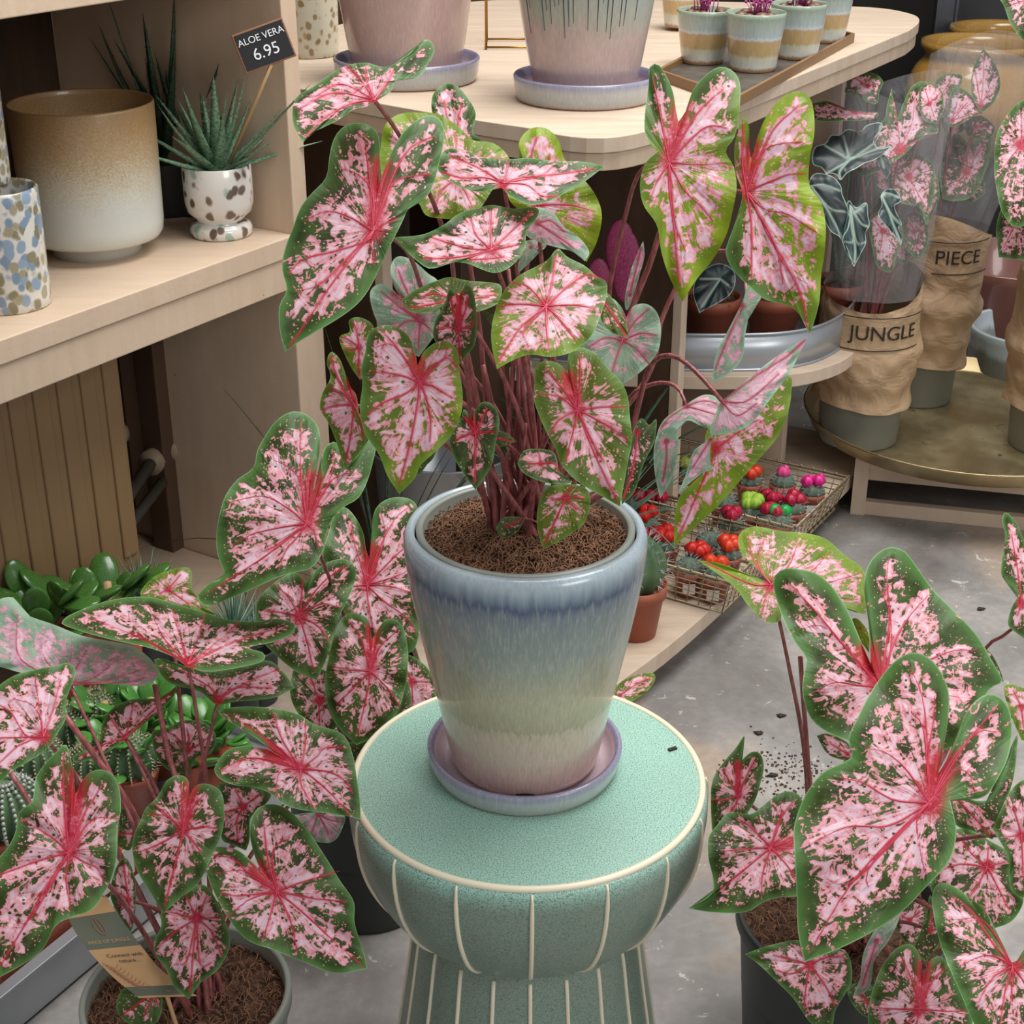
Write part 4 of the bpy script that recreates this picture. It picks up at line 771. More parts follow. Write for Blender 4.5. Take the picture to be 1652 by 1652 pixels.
# --- right front plant
L3 = at(1362, 1470, Z=.22); L3.z = 0
p3 = empty('potted_caladium', L3, 0, 'large pink and green caladium in a charcoal pot on the floor, right of the stool', 'plant')
nursery(p3, .124, .22, 'potdark', fib=700); random.seed(41); b3 = bases(L3.x, L3.y, .195, .05)
def P3_(cr, o, J, v, Y, **k):
    if 'base' not in k: k['base'] = b3()
    elif k['base'] == 0: k['base'] = None
    return leaf(p3, cr, o, J, v, Y, **k)
P3_('B6', '590,1205* 560,1050 555,900 545,700 540,560 572,450 612,370 690,280 822,215 800,130 850,20 900,-80 970,-185 1040,-260 1110,-293 1190,-270 1250,-200 1290,-100 1287,20 1270,130 1240,290* 1300,190 1340,100 1370,0 1430,-68 1500,-95 1570,-40 1595,60 1580,200 1530,310 1470,400 1400,418 1330,385 1275,335 1310,480 1326,590 1290,720 1180,840 1070,955 950,1040 780,1130', '1195,435', '1010,610 800,850 610,1170;1185,150 1160,-80 1100,-225;1290,250 1400,110 1520,-30;1080,270 980,190 880,170;1020,420 880,340 760,312;1000,545 800,550 610,640;1140,500 1140,600 1175,780;1400,115 1540,92;1190,200 1215,40 1220,-80;1320,280 1390,300 1415,380;1160,60 1040,-20;830,810 700,800;900,760 960,930', 1.19, gy=.45, bias=.04, rad=.0032, N=150)
P3_('B5', '810,1185* 700,1140 620,1070 583,960 588,860 600,780 540,700 490,600 452,480 440,400 480,355 540,350 640,370 720,430 790,530 830,620 870,720 912,810* 905,650 888,520 878,420 900,330 950,270 1010,245 1080,270 1140,350 1220,460 1330,570 1430,680 1500,800 1555,905 1500,915 1450,1000 1400,1150 1200,1250 1000,1250', '960,925', '800,745 650,560 520,425;1010,740 1005,560 990,400 1000,300;850,915 740,900 620,955;1020,720 1100,580 1190,480;1180,800 1320,745 1440,750;700,640 550,655;860,1060 840,1120;760,900 700,870;1000,580 950,440;1250,960 1400,980', 1.36, gy=.5, bias=.025, rad=.003)
P3_('B5', '75,310* 200,330 330,400 425,430* 360,350 290,280 270,210 300,160 370,148 480,170 600,180 700,210 790,290 870,345 890,430 885,575 800,530 700,500 600,520 490,560 472,610 400,605 320,530 265,450 180,380', '432,430', '350,320 320,190;520,330 560,220;600,380 700,290;330,425 110,320;400,500 390,570;600,440 740,410 870,370;650,480 850,500;370,330 400,200', 1.50, gy=1.1, cup=.05, lime=.6, C='450,430', bias=.01)
P3_('B6', '30,945* 140,880 150,800 128,700 130,600 180,530 230,480 330,490 400,440 480,385 550,385 587,440 570,520 620,610* 640,700 600,850 560,885 480,890 400,910 330,955 250,967 140,962', '430,650', '310,750 180,860;330,550 265,510;470,520 545,420;280,660 190,670;390,780 385,880;510,740 560,830;540,620;480,500 470,430', 1.28, gy=.5, bias=.01)
P3_('B6', '148,600* 140,450 148,325 200,240 260,170 304,108 290,180 272,290* 290,230 340,188 380,200 396,260 380,340 350,430 300,500 220,545', '275,400', '230,330 200,270;310,310 350,230;200,420 150,420;250,460 200,530', 1.38, gy=.3, bias=.0)
P3_('B6', '305,1165* 400,1130 540,1098 620,1110 700,1145 780,1140 815,1200 820,1300 780,1370 740,1440 720,1520 640,1510 600,1470 540,1380 450,1290 380,1222', '620,1215', '600,1320 590,1430;700,1330 740,1420;530,1260 450,1240;440,1170;700,1180 780,1180;560,1150', 1.20, gy=.4, bias=.02)
P3_('B6', '1080,1720* 950,1620 900,1500 918,1350 970,1220 1040,1135 1110,1120 1150,1175 1165,1270* 1200,1195 1260,1180 1320,1290 1370,1400 1405,1502 1350,1640', '1150,1430', '1110,1290 1060,1180;1200,1310 1270,1230;1030,1430 920,1420;1120,1560;1270,1440 1370,1440;1060,1530', 1.16, gy=.35, bias=.0)
P3_('B6', '1900,1700* 1600,1640 1450,1560 1400,1480 1340,1340 1260,1150 1220,1000 1208,880 1240,825 1300,830 1400,900 1470,960 1510,1050 1540,1150 1595,1205* 1640,1180 1700,1080 1800,1100 1900,1300', '1600,1222', '1500,1110 1400,960 1290,880;1480,1170 1340,1220;1560,1350 1540,1500;1500,1280 1430,1400;1460,1010 1300,1000;1680,1350 1720,1500;1590,1400', 1.08, gy=.5, bias=.0)
P3_('B6', '1500,612* 1400,570 1320,540 1290,450 1270,350 1400,420 1500,405 1570,250 1620,100 1615,220 1600,320 1560,450', '1292,375', '1390,480 1490,595', 1.29, gy=.4, C='1450,470', bias=-.02)
P3_('B6', '1500,1045* 1350,950 1210,870 1215,780 1260,640 1330,560 1400,570 1500,625 1580,680 1590,800 1652,890 1600,1000', '1475,745', '1480,650;1400,680 1340,600;1430,830 1380,900;1350,730 1250,760;1530,850 1580,950;1560,720', 1.33, gy=.4, bias=.0)
P3_('B6', '1500,560* 1540,470 1600,360 1680,330 1760,500 1760,800 1660,890 1590,850 1575,700', '1640,590', '1600,450;1560,600;1650,800;1720,650', 1.22, gy=.4, bias=.01)
P3_('B6', '825,1370* 860,1280 880,1150 950,1030 1050,975 1005,1090 925,1205 905,1330', '940,1100', '870,1320', 1.22, gx=.4, gy=.1, pale=True, bias=.0)
P3_('B6', '1090,1125* 1040,1050 1040,960 1150,900 1185,1000 1160,1100', '1100,1000', '1060,980;1150,960', 1.30, gy=.3, bias=.03)
P3_('B6', '1180,1200* 1120,1140 1170,1010 1200,880 1230,1000 1250,1100', '1200,1050', '1210,960', 1.25, gy=.3, bias=-.1)
P3_('B6', '650,110* 700,100 780,130 830,180 832,225 770,226 700,195', '800,200', '720,150', 1.42, gy=.7, C='750,165', bias=.0)
P3_('B5', '1652,690* 1600,650 1573,620 1592,540 1628,470 1600,430 1545,390 1545,310 1562,200 1546,110 1570,78 1620,140 1652,215 1740,400 1760,600', '1640,520', '1620,350 1590,180;1620,580;1700,500', 1.52, gx=.3, gy=.3, bias=.0, stalk='1585,655 1520,690 1460,745 1440,900')
P3_('B5', '1640,1180* 1590,1060 1555,920 1640,925 1740,980 1740,1180', '1640,1020', '1600,940;1650,1120', 1.42, gy=.5, lime=.6, bias=.0)
P3_('B5', '905,760* 850,680 822,600 850,595 890,640 905,690', '860,640', None, 1.48, gy=.3, lime=.7, bias=-.3, base=0)
P3_('B5', '1500,800* 1470,760 1460,745 1500,770 1540,850 1550,900', '1500,800', None, 1.40, gy=.2, bias=.0, base=0)
P3_('B6', '1000,1502* 940,1480 860,1450 800,1350 860,1300 940,1340 1000,1400', '900,1400', '850,1340;950,1450', 1.27, gy=.3, bias=.0)
for s_, ya, w_ in (('1291,1060 1300,1180 1309,1280 1330,1400', 1.42, .0026),):
    q = pts(s_, 'P')[0]; mb = MB(); n_ = len(q); e_ = Vector(b3()); w3 = [at(v[0], v[1], Y=ya+(e_.y-ya)*k/n_) for k, v in enumerate(q)]+[e_]
    c_ = crs([tuple(v) for v in w3], 24); mb.tube([tuple(v) for v in c_], w_, 8); o = mb.build('leaf_stalk', M['stalk'], p3); o.matrix_parent_inverse = Matrix.Translation(-L3)
# ---------------- middle shelf: galvanised tray, terracotta pots, alocasias ----------------
ZM = .3625
tray = [(x, y) for x, y in crs([(.02, 2.90), (.30, 2.838), (.44, 2.832), (.53, 2.845), (.60, 2.885), (.66, 2.96), (.705, 3.06), (.715, 3.16), (.66, 3.24), (.45, 3.30), (.1, 3.35), (.0, 3.1), (.02, 2.90)], 80)[:-1]]
gx_, gy_ = np.mean([q[0] for q in tray]), np.mean([q[1] for q in tray])
def wall_loop(m, P, z0, z1, th, mi=0):
    n = len(P); c = np.mean(P, axis=0); I = [(c[0]+(x-c[0])*(1-th), c[1]+(y-c[1])*(1-th)) for x, y in P]
    vs = [(x, y, z0) for x, y in P]+[(x, y, z1) for x, y in P]+[(x, y, z1) for x, y in I]+[(x, y, z0+.003) for x, y in I]; fs = []
    for i in range(n):
        k = (i+1) % n
        for a in range(3): fs.append((a*n+i, a*n+k, (a+1)*n+k, (a+1)*n+i))
    fs += [tuple(range(3*n, 4*n)), tuple(range(n-1, -1, -1))]; m.add(vs, fs, mi)
gt = empty('galvanised_tray', (gx_, gy_, ZM), 0, 'galvanised metal tray with rounded corner holding terracotta pots on the middle shelf', 'tray')
lt = [(x-gx_, y-gy_) for x, y in tray]
m = MB(); wall_loop(m, lt, 0, .072, .008); m.build('tray_wall', M['galv'], gt)
for z in (.074, .002):
    m = MB(); m.tube([(x, y, z) for x, y in lt+lt[:1]], .003, 6); m.build('rim', M['galv'], gt)
ZT = ZM+.0035
tp_labels = ['terracotta pot in the galvanised tray, at the left', 'terracotta pot in the galvanised tray, in the middle', 'terracotta pot in the galvanised tray, at the far right']
TPOT = []
for i, (px, py) in enumerate(((1148, 474), (1250, 472), (1354, 450))):
    p = at(px, py, Z=ZT+.10); p.z = ZT; TPOT.append(p)
    o = empty('terracotta_pot', p, 0, tp_labels[i], 'pot', 'terracotta pots in the galvanised tray')
    m = MB(); m.lathe([(.0001, 0), (.042, 0), (.054, .072), (.058, .073), (.060, .098), (.0565, .098), (.054, .08), (.05, .05), (.0001, .01)], 40); m.build('vessel', M['terra'], o); soil_part(o, .054, .086, 60)
alm = [M['alo'], M['veinw']]
ap = empty('alocasia_plant', TPOT[2]+Vector((0, 0, .088)), 0, 'dark alocasia with silvery white veins in the far right terracotta pot', 'plant')
ap2 = empty('alocasia_plant', TPOT[0]+Vector((0, 0, .088)), 0, 'dark alocasia mostly hidden behind the caladium, in the left terracotta pot', 'plant')
def AL(pl, o, J, v, Y, cr='C4', **k):
    return leaf(pl, cr, o, J, v, Y, pale=alm, lime=0, bias=-.4, base=(pl.location.x, pl.location.y, pl.location.z), rad=.003, vw=1.5, **k)
AL(ap, '440,860* 400,800 330,780 320,700 350,620 440,590 480,520 560,520 620,470 740,490 780,440 900,410 930,450 880,520 850,580 900,640 1010,610 940,680 850,740 780,760 700,810 620,850 560,920 540,870 480,850', '645,735', '560,790 450,850;620,640 590,530;760,660 880,560 910,430;750,690 880,640 990,610;480,640 430,610;560,830 565,900', 2.95, gy=.5, C='600,720')
AL(ap, '690,1650* 600,1500 560,1400 480,1350 420,1240 350,1130 300,1040 290,940 330,860 400,850 500,880 570,960 580,1030 630,1150 630,1220 600,1400', '310,960', '400,1080 500,1250 600,1450;420,950 560,1000;470,1150 600,1180', 2.9, gy=.2, C='460,1050')
AL(ap, '680,1655* 620,1540 580,1420 630,1320 640,1220 620,1130 640,1080 700,1150 790,1100 800,1200 815,1300 780,1360 785,1450 740,1540', '650,1130', '660,1300 690,1480 685,1620;740,1280 810,1310;660,1200 780,1120;680,1420 600,1440;700,1440 780,1440', 2.88, gy=.2)
AL(ap, '1085,1470* 1040,1400 990,1340 890,1215 920,1120 910,1040 960,990 1030,990 1080,1060 1075,1100 1030,1130 1050,1200 1095,1290 1060,1310 1095,1400', '920,1050', '980,1180 1030,1320 1080,1440;1000,1200 1080,1290;960,1020 1070,1060', 2.92, gy=.2, C='980,1150')
AL(ap, '960,900* 900,800 880,720 940,690 990,760 985,850', '910,700', '940,800', 2.97, gy=.2)
AL(ap2, '1128,505* 1118,470 1130,440 1160,425 1185,440 1178,475', '1162,450', '1132,495;1175,460;1130,450', 2.85, cr='P', gy=.3)
# grassy dusty plants behind the main plant, on the bottom shelf
def grass(name, loc, n, L, mat, label, cat, seed, w_=.003, group=None, spread=.5):
    random.seed(seed); o = empty(name, loc, 0, label, cat, group)
    for i in range(n):
        m = MB(); a = random.uniform(0, 6.28); t = random.uniform(.1, 1.2)*spread*1.6; blade(m, (0, 0, 0), (sin(t)*cos(a), sin(t)*sin(a), cos(t)), L*random.uniform(.6, 1.1), w_, random.uniform(-1.6, -.1), seg=8); m.build('leaf', M[mat], o)
    return o
q = at(1040, 560, Y=2.55); q.z = .0805+.085
lathe_thing('plant_pot', prof_pot(.035, .045, .085), 'white', (q.x-.06, q.y, .0805), 'small white pot of the dusty green grassy plant behind the main plant', 'pot')
grass('airy_grass_plant', Vector((q.x-.06, q.y, .15)), 34, .32, 'tilla', 'dusty green arching grassy plant behind the main plant', 'plant', 51, .0028)
q = at(600, 480, Y=2.35); lathe_thing('plant_pot', prof_pot(.04, .055, .1), 'potdark', (q.x, q.y, .0005), 'dark pot of the narrow-leaved plant in the gap beside the counter', 'pot')
grass('narrow_leaved_plant', Vector((q.x, q.y, .085)), 30, .5, 'darkaloe', 'dark narrow-leaved plant in the gap between shelving unit and counter', 'plant', 52, .004)
br = empty('bromeliad', at(985, 470, Y=2.62), 0, 'magenta feathery bromeliad in the shade under the counter', 'plant'); br.location.z = .2
for px, py, L in ((965, 470, .12), (1010, 430, .13), (1000, 400, .10)):
    e_ = at(px, py, Y=2.62)-br.location; m = MB(); m.sphere((0, 0, 0), .5, 16, 10); o = m.build('flower_spike', M['brom'], br); o.location = e_; o.scale = (.05, .018, L)
m = MB(); 
for i in range(14):
    a = i*.9; blade(m, (0, 0, 0), (.8*cos(a), .8*sin(a), .8), .28, .008, -.5)
o = m.build('foliage', M['darkaloe'], br)
lathe_thing('plant_pot', prof_pot(.04, .05, .12), 'potdark', (br.location.x, br.location.y, .0805), 'dark pot of the magenta bromeliad under the counter', 'pot')
q = at(715, 735, Z=.30)
gtb = empty('galvanised_bowl', (q.x, q.y+.1, .0805), 0, 'round galvanised bowl seen behind the main plant at left', 'bowl'); m = MB(); m.lathe([(.0001, 0), (.10, 0), (.135, .08), (.14, .2), (.143, .203), (.14, .205), (.136, .2), (.13, .08), (.0001, .01)], 60); m.build('vessel', M['galv'], gtb)
# ---------------- cactus baskets ----------------
ZB = .0805
def basket(corner, du, dv, Lu, Lv, h, label, seed):
    o = empty('wire_basket', corner, 0, label, 'basket', 'wire cactus baskets'); m = MB(); du = Vector(du).normalized(); dv = Vector(dv).normalized(); out = .10
    def P(s, t, z): k = 1+out*z/h; return du*(Lu*(.5+(s-.5)*k))+dv*(Lv*(.5+(t-.5)*k))+Vector((0, 0, z))
    def loop(z, r): m.tube([P(0, 0, z), P(1, 0, z), P(1, 1, z), P(0, 1, z), P(0, 0, z)], r, 6)
    loop(h, .0028); loop(h-.008, .0015); loop(.003, .0022)
    for z in np.linspace(.02, h-.02, 4): loop(z, .0012)
    n1, n2 = int(Lu/.022), int(Lv/.022)
    for i in range(n1+1):
        for t in (0, 1): m.tube([P(i/n1, t, .003), P(i/n1, t, h)], .0011, 5); m.sphere(P(i/n1, t, h+.002), .0028, 6, 4)
        m.tube([P(i/n1, 0, .003), P(i/n1, 1, .003)], .0011, 5)
    for i in range(n2+1):
        for s in (0, 1): m.tube([P(s, i/n2, .003), P(s, i/n2, h)], .0011, 5); m.sphere(P(s, i/n2, h+.002), .0028, 6, 4)
    m.build('basket_frame', M['wire'], o); return o
cb = at(1160, 994, Z=ZB)
B1 = basket(cb+U*.01+V*.0, U, V, .20, .34, .072, 'brass wire basket nearer the camera, full of red flowered cacti', 1)
cb2 = at(1268, 900, Z=ZB)
B2 = basket(cb2, U, V, .245, .34, .072, 'brass wire basket farther back, with pink, red and green topped cacti', 2)
def cactus_proto():
    o = empty('flowering_cactus', (0, 0, -5), 0, 'x', 'cactus', 'small cacti with bright flowers in the wire baskets')
    m = MB(); m.lathe([(.0001, 0), (.019, 0), (.024, .036), (.026, .037), (.0265, .048), (.0245, .048), (.023, .04), (.0001, .04)], 24); pt_ = m.build('pot', M['terra'], o)
    m = MB(); m.box((0, -.0245, .02), (.022, .0008, .02)); m.build('label_sticker', M['white'], pt_, False)
    m = MB(); m.sphere((0, 0, .050), .0235, 40, 12, sz=.8, fun=lambda a, ph: 1+.07*cos(10*a)); m.build('body', M['cact2'], o)
    m = MB(); random.seed(9)
    for i in range(10):
        for j in range(7):
            a = 2*PI*i/10; ph = .5+j*.3; p = Vector((sin(ph)*cos(a), sin(ph)*sin(a), cos(ph)*.95))
            for k in range(3):
                d = (p+Vector((random.uniform(-.5, .5), random.uniform(-.5, .5), random.uniform(-.4, .4)))).normalized(); b = Vector((0, 0, .050))+p*.0225; m.tube([b, b+d*.009], [.0005, .0002], 3, 0, False)
    m.build('spines', M['spinew'], o); return o
cp = cactus_proto()
FL = [(90, 410, 'crimson', 2), (245, 415, 'crimson', 3), (175, 525, 'red', 3), (305, 660, 'red', 4), (190, 650, 'crimson', 2), (520, 760, 'red', 4), (725, 720, 'orange', 4), (710, 870, 'orange', 2), (745, 530, 'crimson', 3), (915, 590, 'crimson', 3), (870, 240, 'orange', 4), (880, 440, 'limef', 5), (1010, 415, 'crimson', 3), (1110, 540, 'greenf', 2), (1265, 450, 'crimson', 3), (1090, 250, 'pink', 1), (1340, 320, 'hot', 2), (450, 180, 'yell', 3), (600, 640, None, 0), (1080, 390, None, 0), (420, 850, None, 0), (700, 400, None, 0)]
names = dict(crimson='crimson', red='bright red', orange='orange red', limef='lime green', greenf='green', pink='pale pink', hot='hot pink', yell='yellow green')
where = ['at the back left beside the pot rim', 'behind the hanging pale leaf', 'just right of the glazed pot rim', 'large cluster right of the pot rim', 'hidden at the rim of the glazed pot', 'front centre of the nearer basket', 'right side of the nearer basket', 'front corner of the nearer basket', 'between the two baskets', 'at the front edge of the farther basket', 'behind the long hanging leaf', 'left part of the farther basket', 'centre of the farther basket', 'two knobs, front of the farther basket', 'right side of the farther basket', 'back of the farther basket', 'back right corner of the farther basket', 'in the shade under the middle shelf', 'behind the red cluster', 'near the back of the farther basket', 'at the front left of the nearer basket', 'at the left of the farther basket']
for i, (x, y, c_, nb) in enumerate(FL):
    px, py = 1000+x*400/1652, 700+y*400/1652
    q = at(px, py, Z=.158)
    bas = B1 if i in (0, 1, 2, 3, 4, 5, 6, 7, 8, 18, 20) else B2
    rl = q-bas.location; s_, w_ = max(.032, rl.dot(U)), max(.032, rl.dot(V)); q = bas.location+U*s_+V*w_; q.z = ZB+.0035
    lab = ('small cactus with %s flower, ' % names[c_] if c_ else 'small grey-green cactus without flower, ')+where[i]
    o = copy_tree(cp, q, random.uniform(-.5, .5), lab)
    if c_:
        m = MB(); random.seed(60+i)
        for k in range(nb):
            a = 2.4*k+i; r = .011 if nb > 1 else 0; cpt = Vector((r*cos(a), r*sin(a), .073+random.uniform(-.003, .003)))
            R_ = .0125 if nb > 1 else .013
            m.sphere(cpt, R_, 20, 8, sz=1.0, fun=lambda a, ph: 1+.16*cos(6*a)*sin(ph))
            if c_ in ('pink', 'hot'): m.sphere(cpt+Vector((.004, 0, .006)), .007, 10, 6, sz=1.4)
        f = m.build('flower', M['f_'+c_], o); 
for x_ in list(cp.children_recursive)+[cp]: bpy.data.objects.remove(x_)
# cactus in a terracotta pot on the bottom shelf
pc = at(1030, 1030, Z=ZB); pc = Vector((pc.x-.005, pc.y+.02, ZB))
cc_ = empty('potted_cactus', pc, 0, 'ribbed spiny cactus in a terracotta pot, half hidden right behind the glazed pot', 'cactus')
m = MB(); m.lathe([(.0001, 0), (.036, 0), (.047, .075), (.051, .076), (.052, .098), (.049, .098), (.046, .085), (.0001, .085)], 40); m.build('pot', M['terra'], cc_)
m = MB(); m.sphere((0, 0, .13), .044, 56, 16, sz=1.25, fun=lambda a, ph: 1+.13*cos(8*a)); m.build('body', M['cact'], cc_)
m = MB()
for i in range(8):
    for j in range(9):
        a = 2*PI*i/8; ph = .35+j*.27; p = Vector((sin(ph)*cos(a), sin(ph)*sin(a), cos(ph)*1.25))
        for k in range(5): d = (p+Vector((random.uniform(-.7, .7), random.uniform(-.7, .7), random.uniform(-.5, .5)))).normalized(); b = Vector((0, 0, .13))+Vector((p.x*1.1, p.y*1.1, p.z))*.045; m.tube([b, b+d*.013], [.0006, .0002], 3, 0, False)
m.build('spines', M['spinew'], cc_)
# ---------------- gold tray, its stand and the wrapped plants ----------------
ZG = .135; gc = at(1562, 672, Z=ZG+.02); R = .352
g = empty('serving_tray', (gc.x, gc.y, ZG), 0, 'large round brushed gold tray carrying the wrapped plants, on a low wooden stand', 'tray')
m = MB(); m.lathe([(.0001, 0), (R*.93, 0), (R*.955, .004), (R*.99, .03), (R, .036), (R-.004, .037), (R-.008, .034), (R*.945, .008), (R*.92, .004), (.0001, .004)], 128); m.build('dish', M['traygold'], g)
sd = empty('low_stand', (gc.x, gc.y, 0), 0, 'low beige wooden stand under the round gold tray', 'stand')
a0 = math.radians(-14)
for k in range(4):
    a = a0+k*PI/2; d = Vector((cos(a), sin(a), 0)); nrm = Vector((-d.y, d.x, 0)); m = MB(); m.box(nrm*-.21+Vector((0, 0, .105)), (.44, .02, .05), a); m.build('rail', M['ply'], sd, False, .001)
    m = MB(); m.box(nrm*-.21+Vector((0, 0, .015)), (.44, .02, .03), a); m.build('lower_rail', M['ply'], sd, False, .001)
for k in range(4):
    a = a0+k*PI/2+PI/4; m = MB(); m.box(Vector((cos(a), sin(a), 0))*.298+Vector((0, 0, .067)), (.03, .03, .1345), a0); m.build('leg', M['ply'], sd, False, .001)
random.seed(77)
def curved_text(name, body, size, rad, z, ang, parent, mat):
    me = text_mesh(body, size, .0002)
    for v in me.vertices:
        a = ang+v.co.x/rad; r = rad+v.co.z+.0015; y = v.co.y; v.co = (r*cos(a), r*sin(a), z+y)
    return mesh_obj(name, me, M[mat], parent, False)
def wrapped(px, py, r, hk, htop, rtop, label, seed, word, wz, lean=(0, 0)):
    q = at(px, py, Z=ZG+.0045); o = empty('wrapped_caladium', q, 0, label, 'plant', None); random.seed(seed)
    m = MB(); m.lathe([(.0001, 0), (r*.86, 0), (r*.88, .004), (r*.96, .13), (r, .134), (r, .15), (r-.003, .15), (.0001, .14)], 60); m.build('nursery_pot', M['pot'], o)
    ph = random.uniform(0, 6)
    zs = np.linspace(.095, hk, 46); prof = []
    def rf(z): 
        t = (z-.095)/(hk-.095); return r*(1.09+.12*math.exp(-((t-.42)/.13)**2)+.03*sin(z*90)*(1-math.exp(-((z-wz)/.045)**4)))
    m = MB(); S = 72; vs = []
    for z in zs:
        t = (z-.095)/(hk-.095)
        for i in range(S):
            a = 2*PI*i/S; wr_ = 1+(.022*sin(3*a+z*38+ph)+.016*sin(7*a-z*70)+.010*sin(13*a+z*120))*(1-.85*math.exp(-((z-wz)/.045)**4)); zz = z+.006*sin(2*a+ph)+(.03*t*t)*sin(a+ph*.7)
            vs.append((rf(z)*wr_*cos(a)+lean[0]*(z/htop)**1.5, rf(z)*wr_*sin(a)+lean[1]*(z/htop)**1.5, zz))
    fs = [(j*S+i, j*S+(i+1) % S, (j+1)*S+(i+1) % S, (j+1)*S+i) for j in range(len(zs)-1) for i in range(S)]
    m.add(vs, fs); w_ = m.build('paper_wrap', M['kraft'], o)
    tx = curved_text('print', word, .042, r*1.10, wz, -PI/2+.12, w_, 'black'); tx.location = (lean[0]*(wz/htop)**1.5, lean[1]*(wz/htop)**1.5, 0)
    for dz in (-.034, .034):
        m = MB(); m.tube([((r*1.11+.0015)*cos(-PI/2+b_), (r*1.11+.0015)*sin(-PI/2+b_), wz+dz) for b_ in np.linspace(-.8, 1.0, 20)], .0012, 5); l_ = m.build('print_line', M['black'], w_); l_.location = tx.location
    zs = np.linspace(hk-.01, htop, 26); vs = []
    for z in zs:
        t = (z-hk)/(htop-hk)
        for i in range(S):
            a = 2*PI*i/S; rr = (r*1.04+(rtop-r*1.04)*t)*(1+.03*sin(5*a+z*20+ph)+.02*sin(9*a-z*30)); zz = z+(.02*t)*sin(2*a+ph); vs.append((rr*cos(a)+lean[0]*(z/htop)**1.5, rr*sin(a)+lean[1]*(z/htop)**1.5, zz))
    fs = [(j*S+i, j*S+(i+1) % S, (j+1)*S+(i+1) % S, (j+1)*S+i) for j in range(len(zs)-1) for i in range(S)]
    m = MB(); m.add(vs, fs); m.build('plastic_sleeve', M['plastic'], o); return o
wa = wrapped(1383, 705, .092, .335, .73, .118, 'wrapped caladium in kraft paper, left and nearest on the gold tray', 1, 'JUNGLE', .262, (.0, .0))
wb = wrapped(1478, 640, .085, .40, .76, .115, 'wrapped caladium in kraft paper, behind the left one on the gold tray', 2, 'PIECE', .345, (.07, .02))
wc = wrapped(1690, 716, .092, .40, .72, .115, 'wrapped caladium in kraft paper at the right edge of the photo', 3, 'PIECE', .30, (-.02, 0))
def WL(pl, cr, o, J, v, Y, **k):
    k['bias'] = k.get('bias', 0)+.035; return leaf(pl, cr, o, J, v, Y, base=(pl.location.x, pl.location.y, ZG+.14), rad=.003, **k)
ya = wa.location.y
WL(wa, 'C4', '420,600* 650,760 760,880 1000,760 1100,700 1200,600 1300,520 1420,500 1350,380 1380,200 1300,60 1180,100 1100,260 1040,400 1000,250 1010,100 960,280 900,420', '1080,640', '1050,400 1010,200;1180,420 1200,180;1250,560 1400,500;1000,700 820,800', ya-.02, gy=.5, C='1080,520', bias=.02)
WL(wa, 'C4', '320,250* 450,230 600,290 760,320 890,330 850,380 700,400 560,400 400,400 330,370', '700,330', '500,260;850,345;560,360', ya-.05, gy=1.2, bias=.03)
WL(wa, 'C4', '650,30* 720,0 850,-10 930,60 900,150 880,250 800,240 700,180 600,150', '800,100', '700,40;880,80', ya+.02, gy=.6)
WL(wa, 'C4', '950,750* 1050,700 1200,680 1350,760 1380,950 1340,1150 1300,1300 1250,1150 1080,1100 980,950', '1150,880', '1250,760;1300,1150;1050,780', ya+.01, gy=.4, bias=.01)
WL(wa, 'C4', '840,1500* 810,1350 820,1230 900,1180 1020,1200 1100,1350 1050,1560 1000,1700 880,1650', '930,1350', '900,1550;1040,1280;860,1250', ya-.03, gy=.3, bias=.03)
WL(wa, 'C4', '1240,1600* 1120,1480 1110,1250 1200,1180 1300,1250 1320,1450', '1200,1350', '1230,1530;1150,1250', ya-.0, gy=.3, bias=-.03)
WL(wa, 'C4', '1000,1050* 880,980 860,820 900,700 980,640 1080,700 1120,850 1080,980', '990,780', '1000,980;900,720;1080,760', ya+.03, gy=.3, bias=.03)
WL(wa, 'C4', '1330,1250* 1220,1180 1180,1000 1220,860 1330,820 1400,900 1410,1080', '1300,960', '1320,1200;1230,900;1390,920', ya+.03, gy=.3, bias=.02)
WL(wa, 'C4', '1100,1640* 1010,1560 980,1380 1040,1260 1150,1240 1210,1350 1180,1530', '1090,1380', '1100,1580;1030,1290;1180,1320', ya+.02, gy=.2, bias=.02)
WL(wa, 'C4', '1400,420* 1290,400 1240,280 1250,130 1340,70 1430,130 1450,280', '1330,250', '1380,380;1290,120;1420,160', ya+.04, gy=.3, bias=.02)
yb_ = wb.location.y
WL(wb, 'C1', '1255,480* 1330,560 1400,700 1420,850 1360,1000 1290,1060 1230,1100 1160,980 1130,850 1150,680 1190,570', '1230,1030', '1250,800 1260,520;1330,850;1170,700', yb_-.02, gy=.2, bias=.0)
WL(wb, 'C1', '900,1180* 900,1050 940,900 1000,850 1100,900 1180,1000 1245,1110 1150,1150 1000,1230 920,1240', '950,1180', '1000,1000;1200,1100;1100,1000', yb_-.05, gy=.7, bias=.0)
WL(wb, 'A4', '1290,880* 1280,760 1330,650 1300,600 1350,580 1420,640 1500,560 1500,700 1430,860 1350,890', '1400,760', '1400,640;1330,850;1480,620', yb_-.0, gy=.4, bias=-.03)
WL(wb, 'A4', '1240,380* 1300,330 1380,340 1330,460 1280,520', '1280,430', '1330,350', yb_+.02, gy=.4)
WL(wb, 'A4', '1400,600* 1380,520 1440,500 1520,560 1490,620', '1440,560', '1500,560', yb_+.02, gy=.4, bias=-.06)
WL(wb, 'A4', '1420,900* 1330,880 1290,800 1320,720 1400,700 1460,760 1480,850', '1390,780', '1410,870;1330,740;1450,790', yb_+.02, gy=.3)
WL(wb, 'A4', '1330,620* 1290,560 1290,460 1340,420 1410,450 1420,540', '1350,500', '1330,590;1400,470', yb_+.03, gy=.3)
yc = wc.location.y
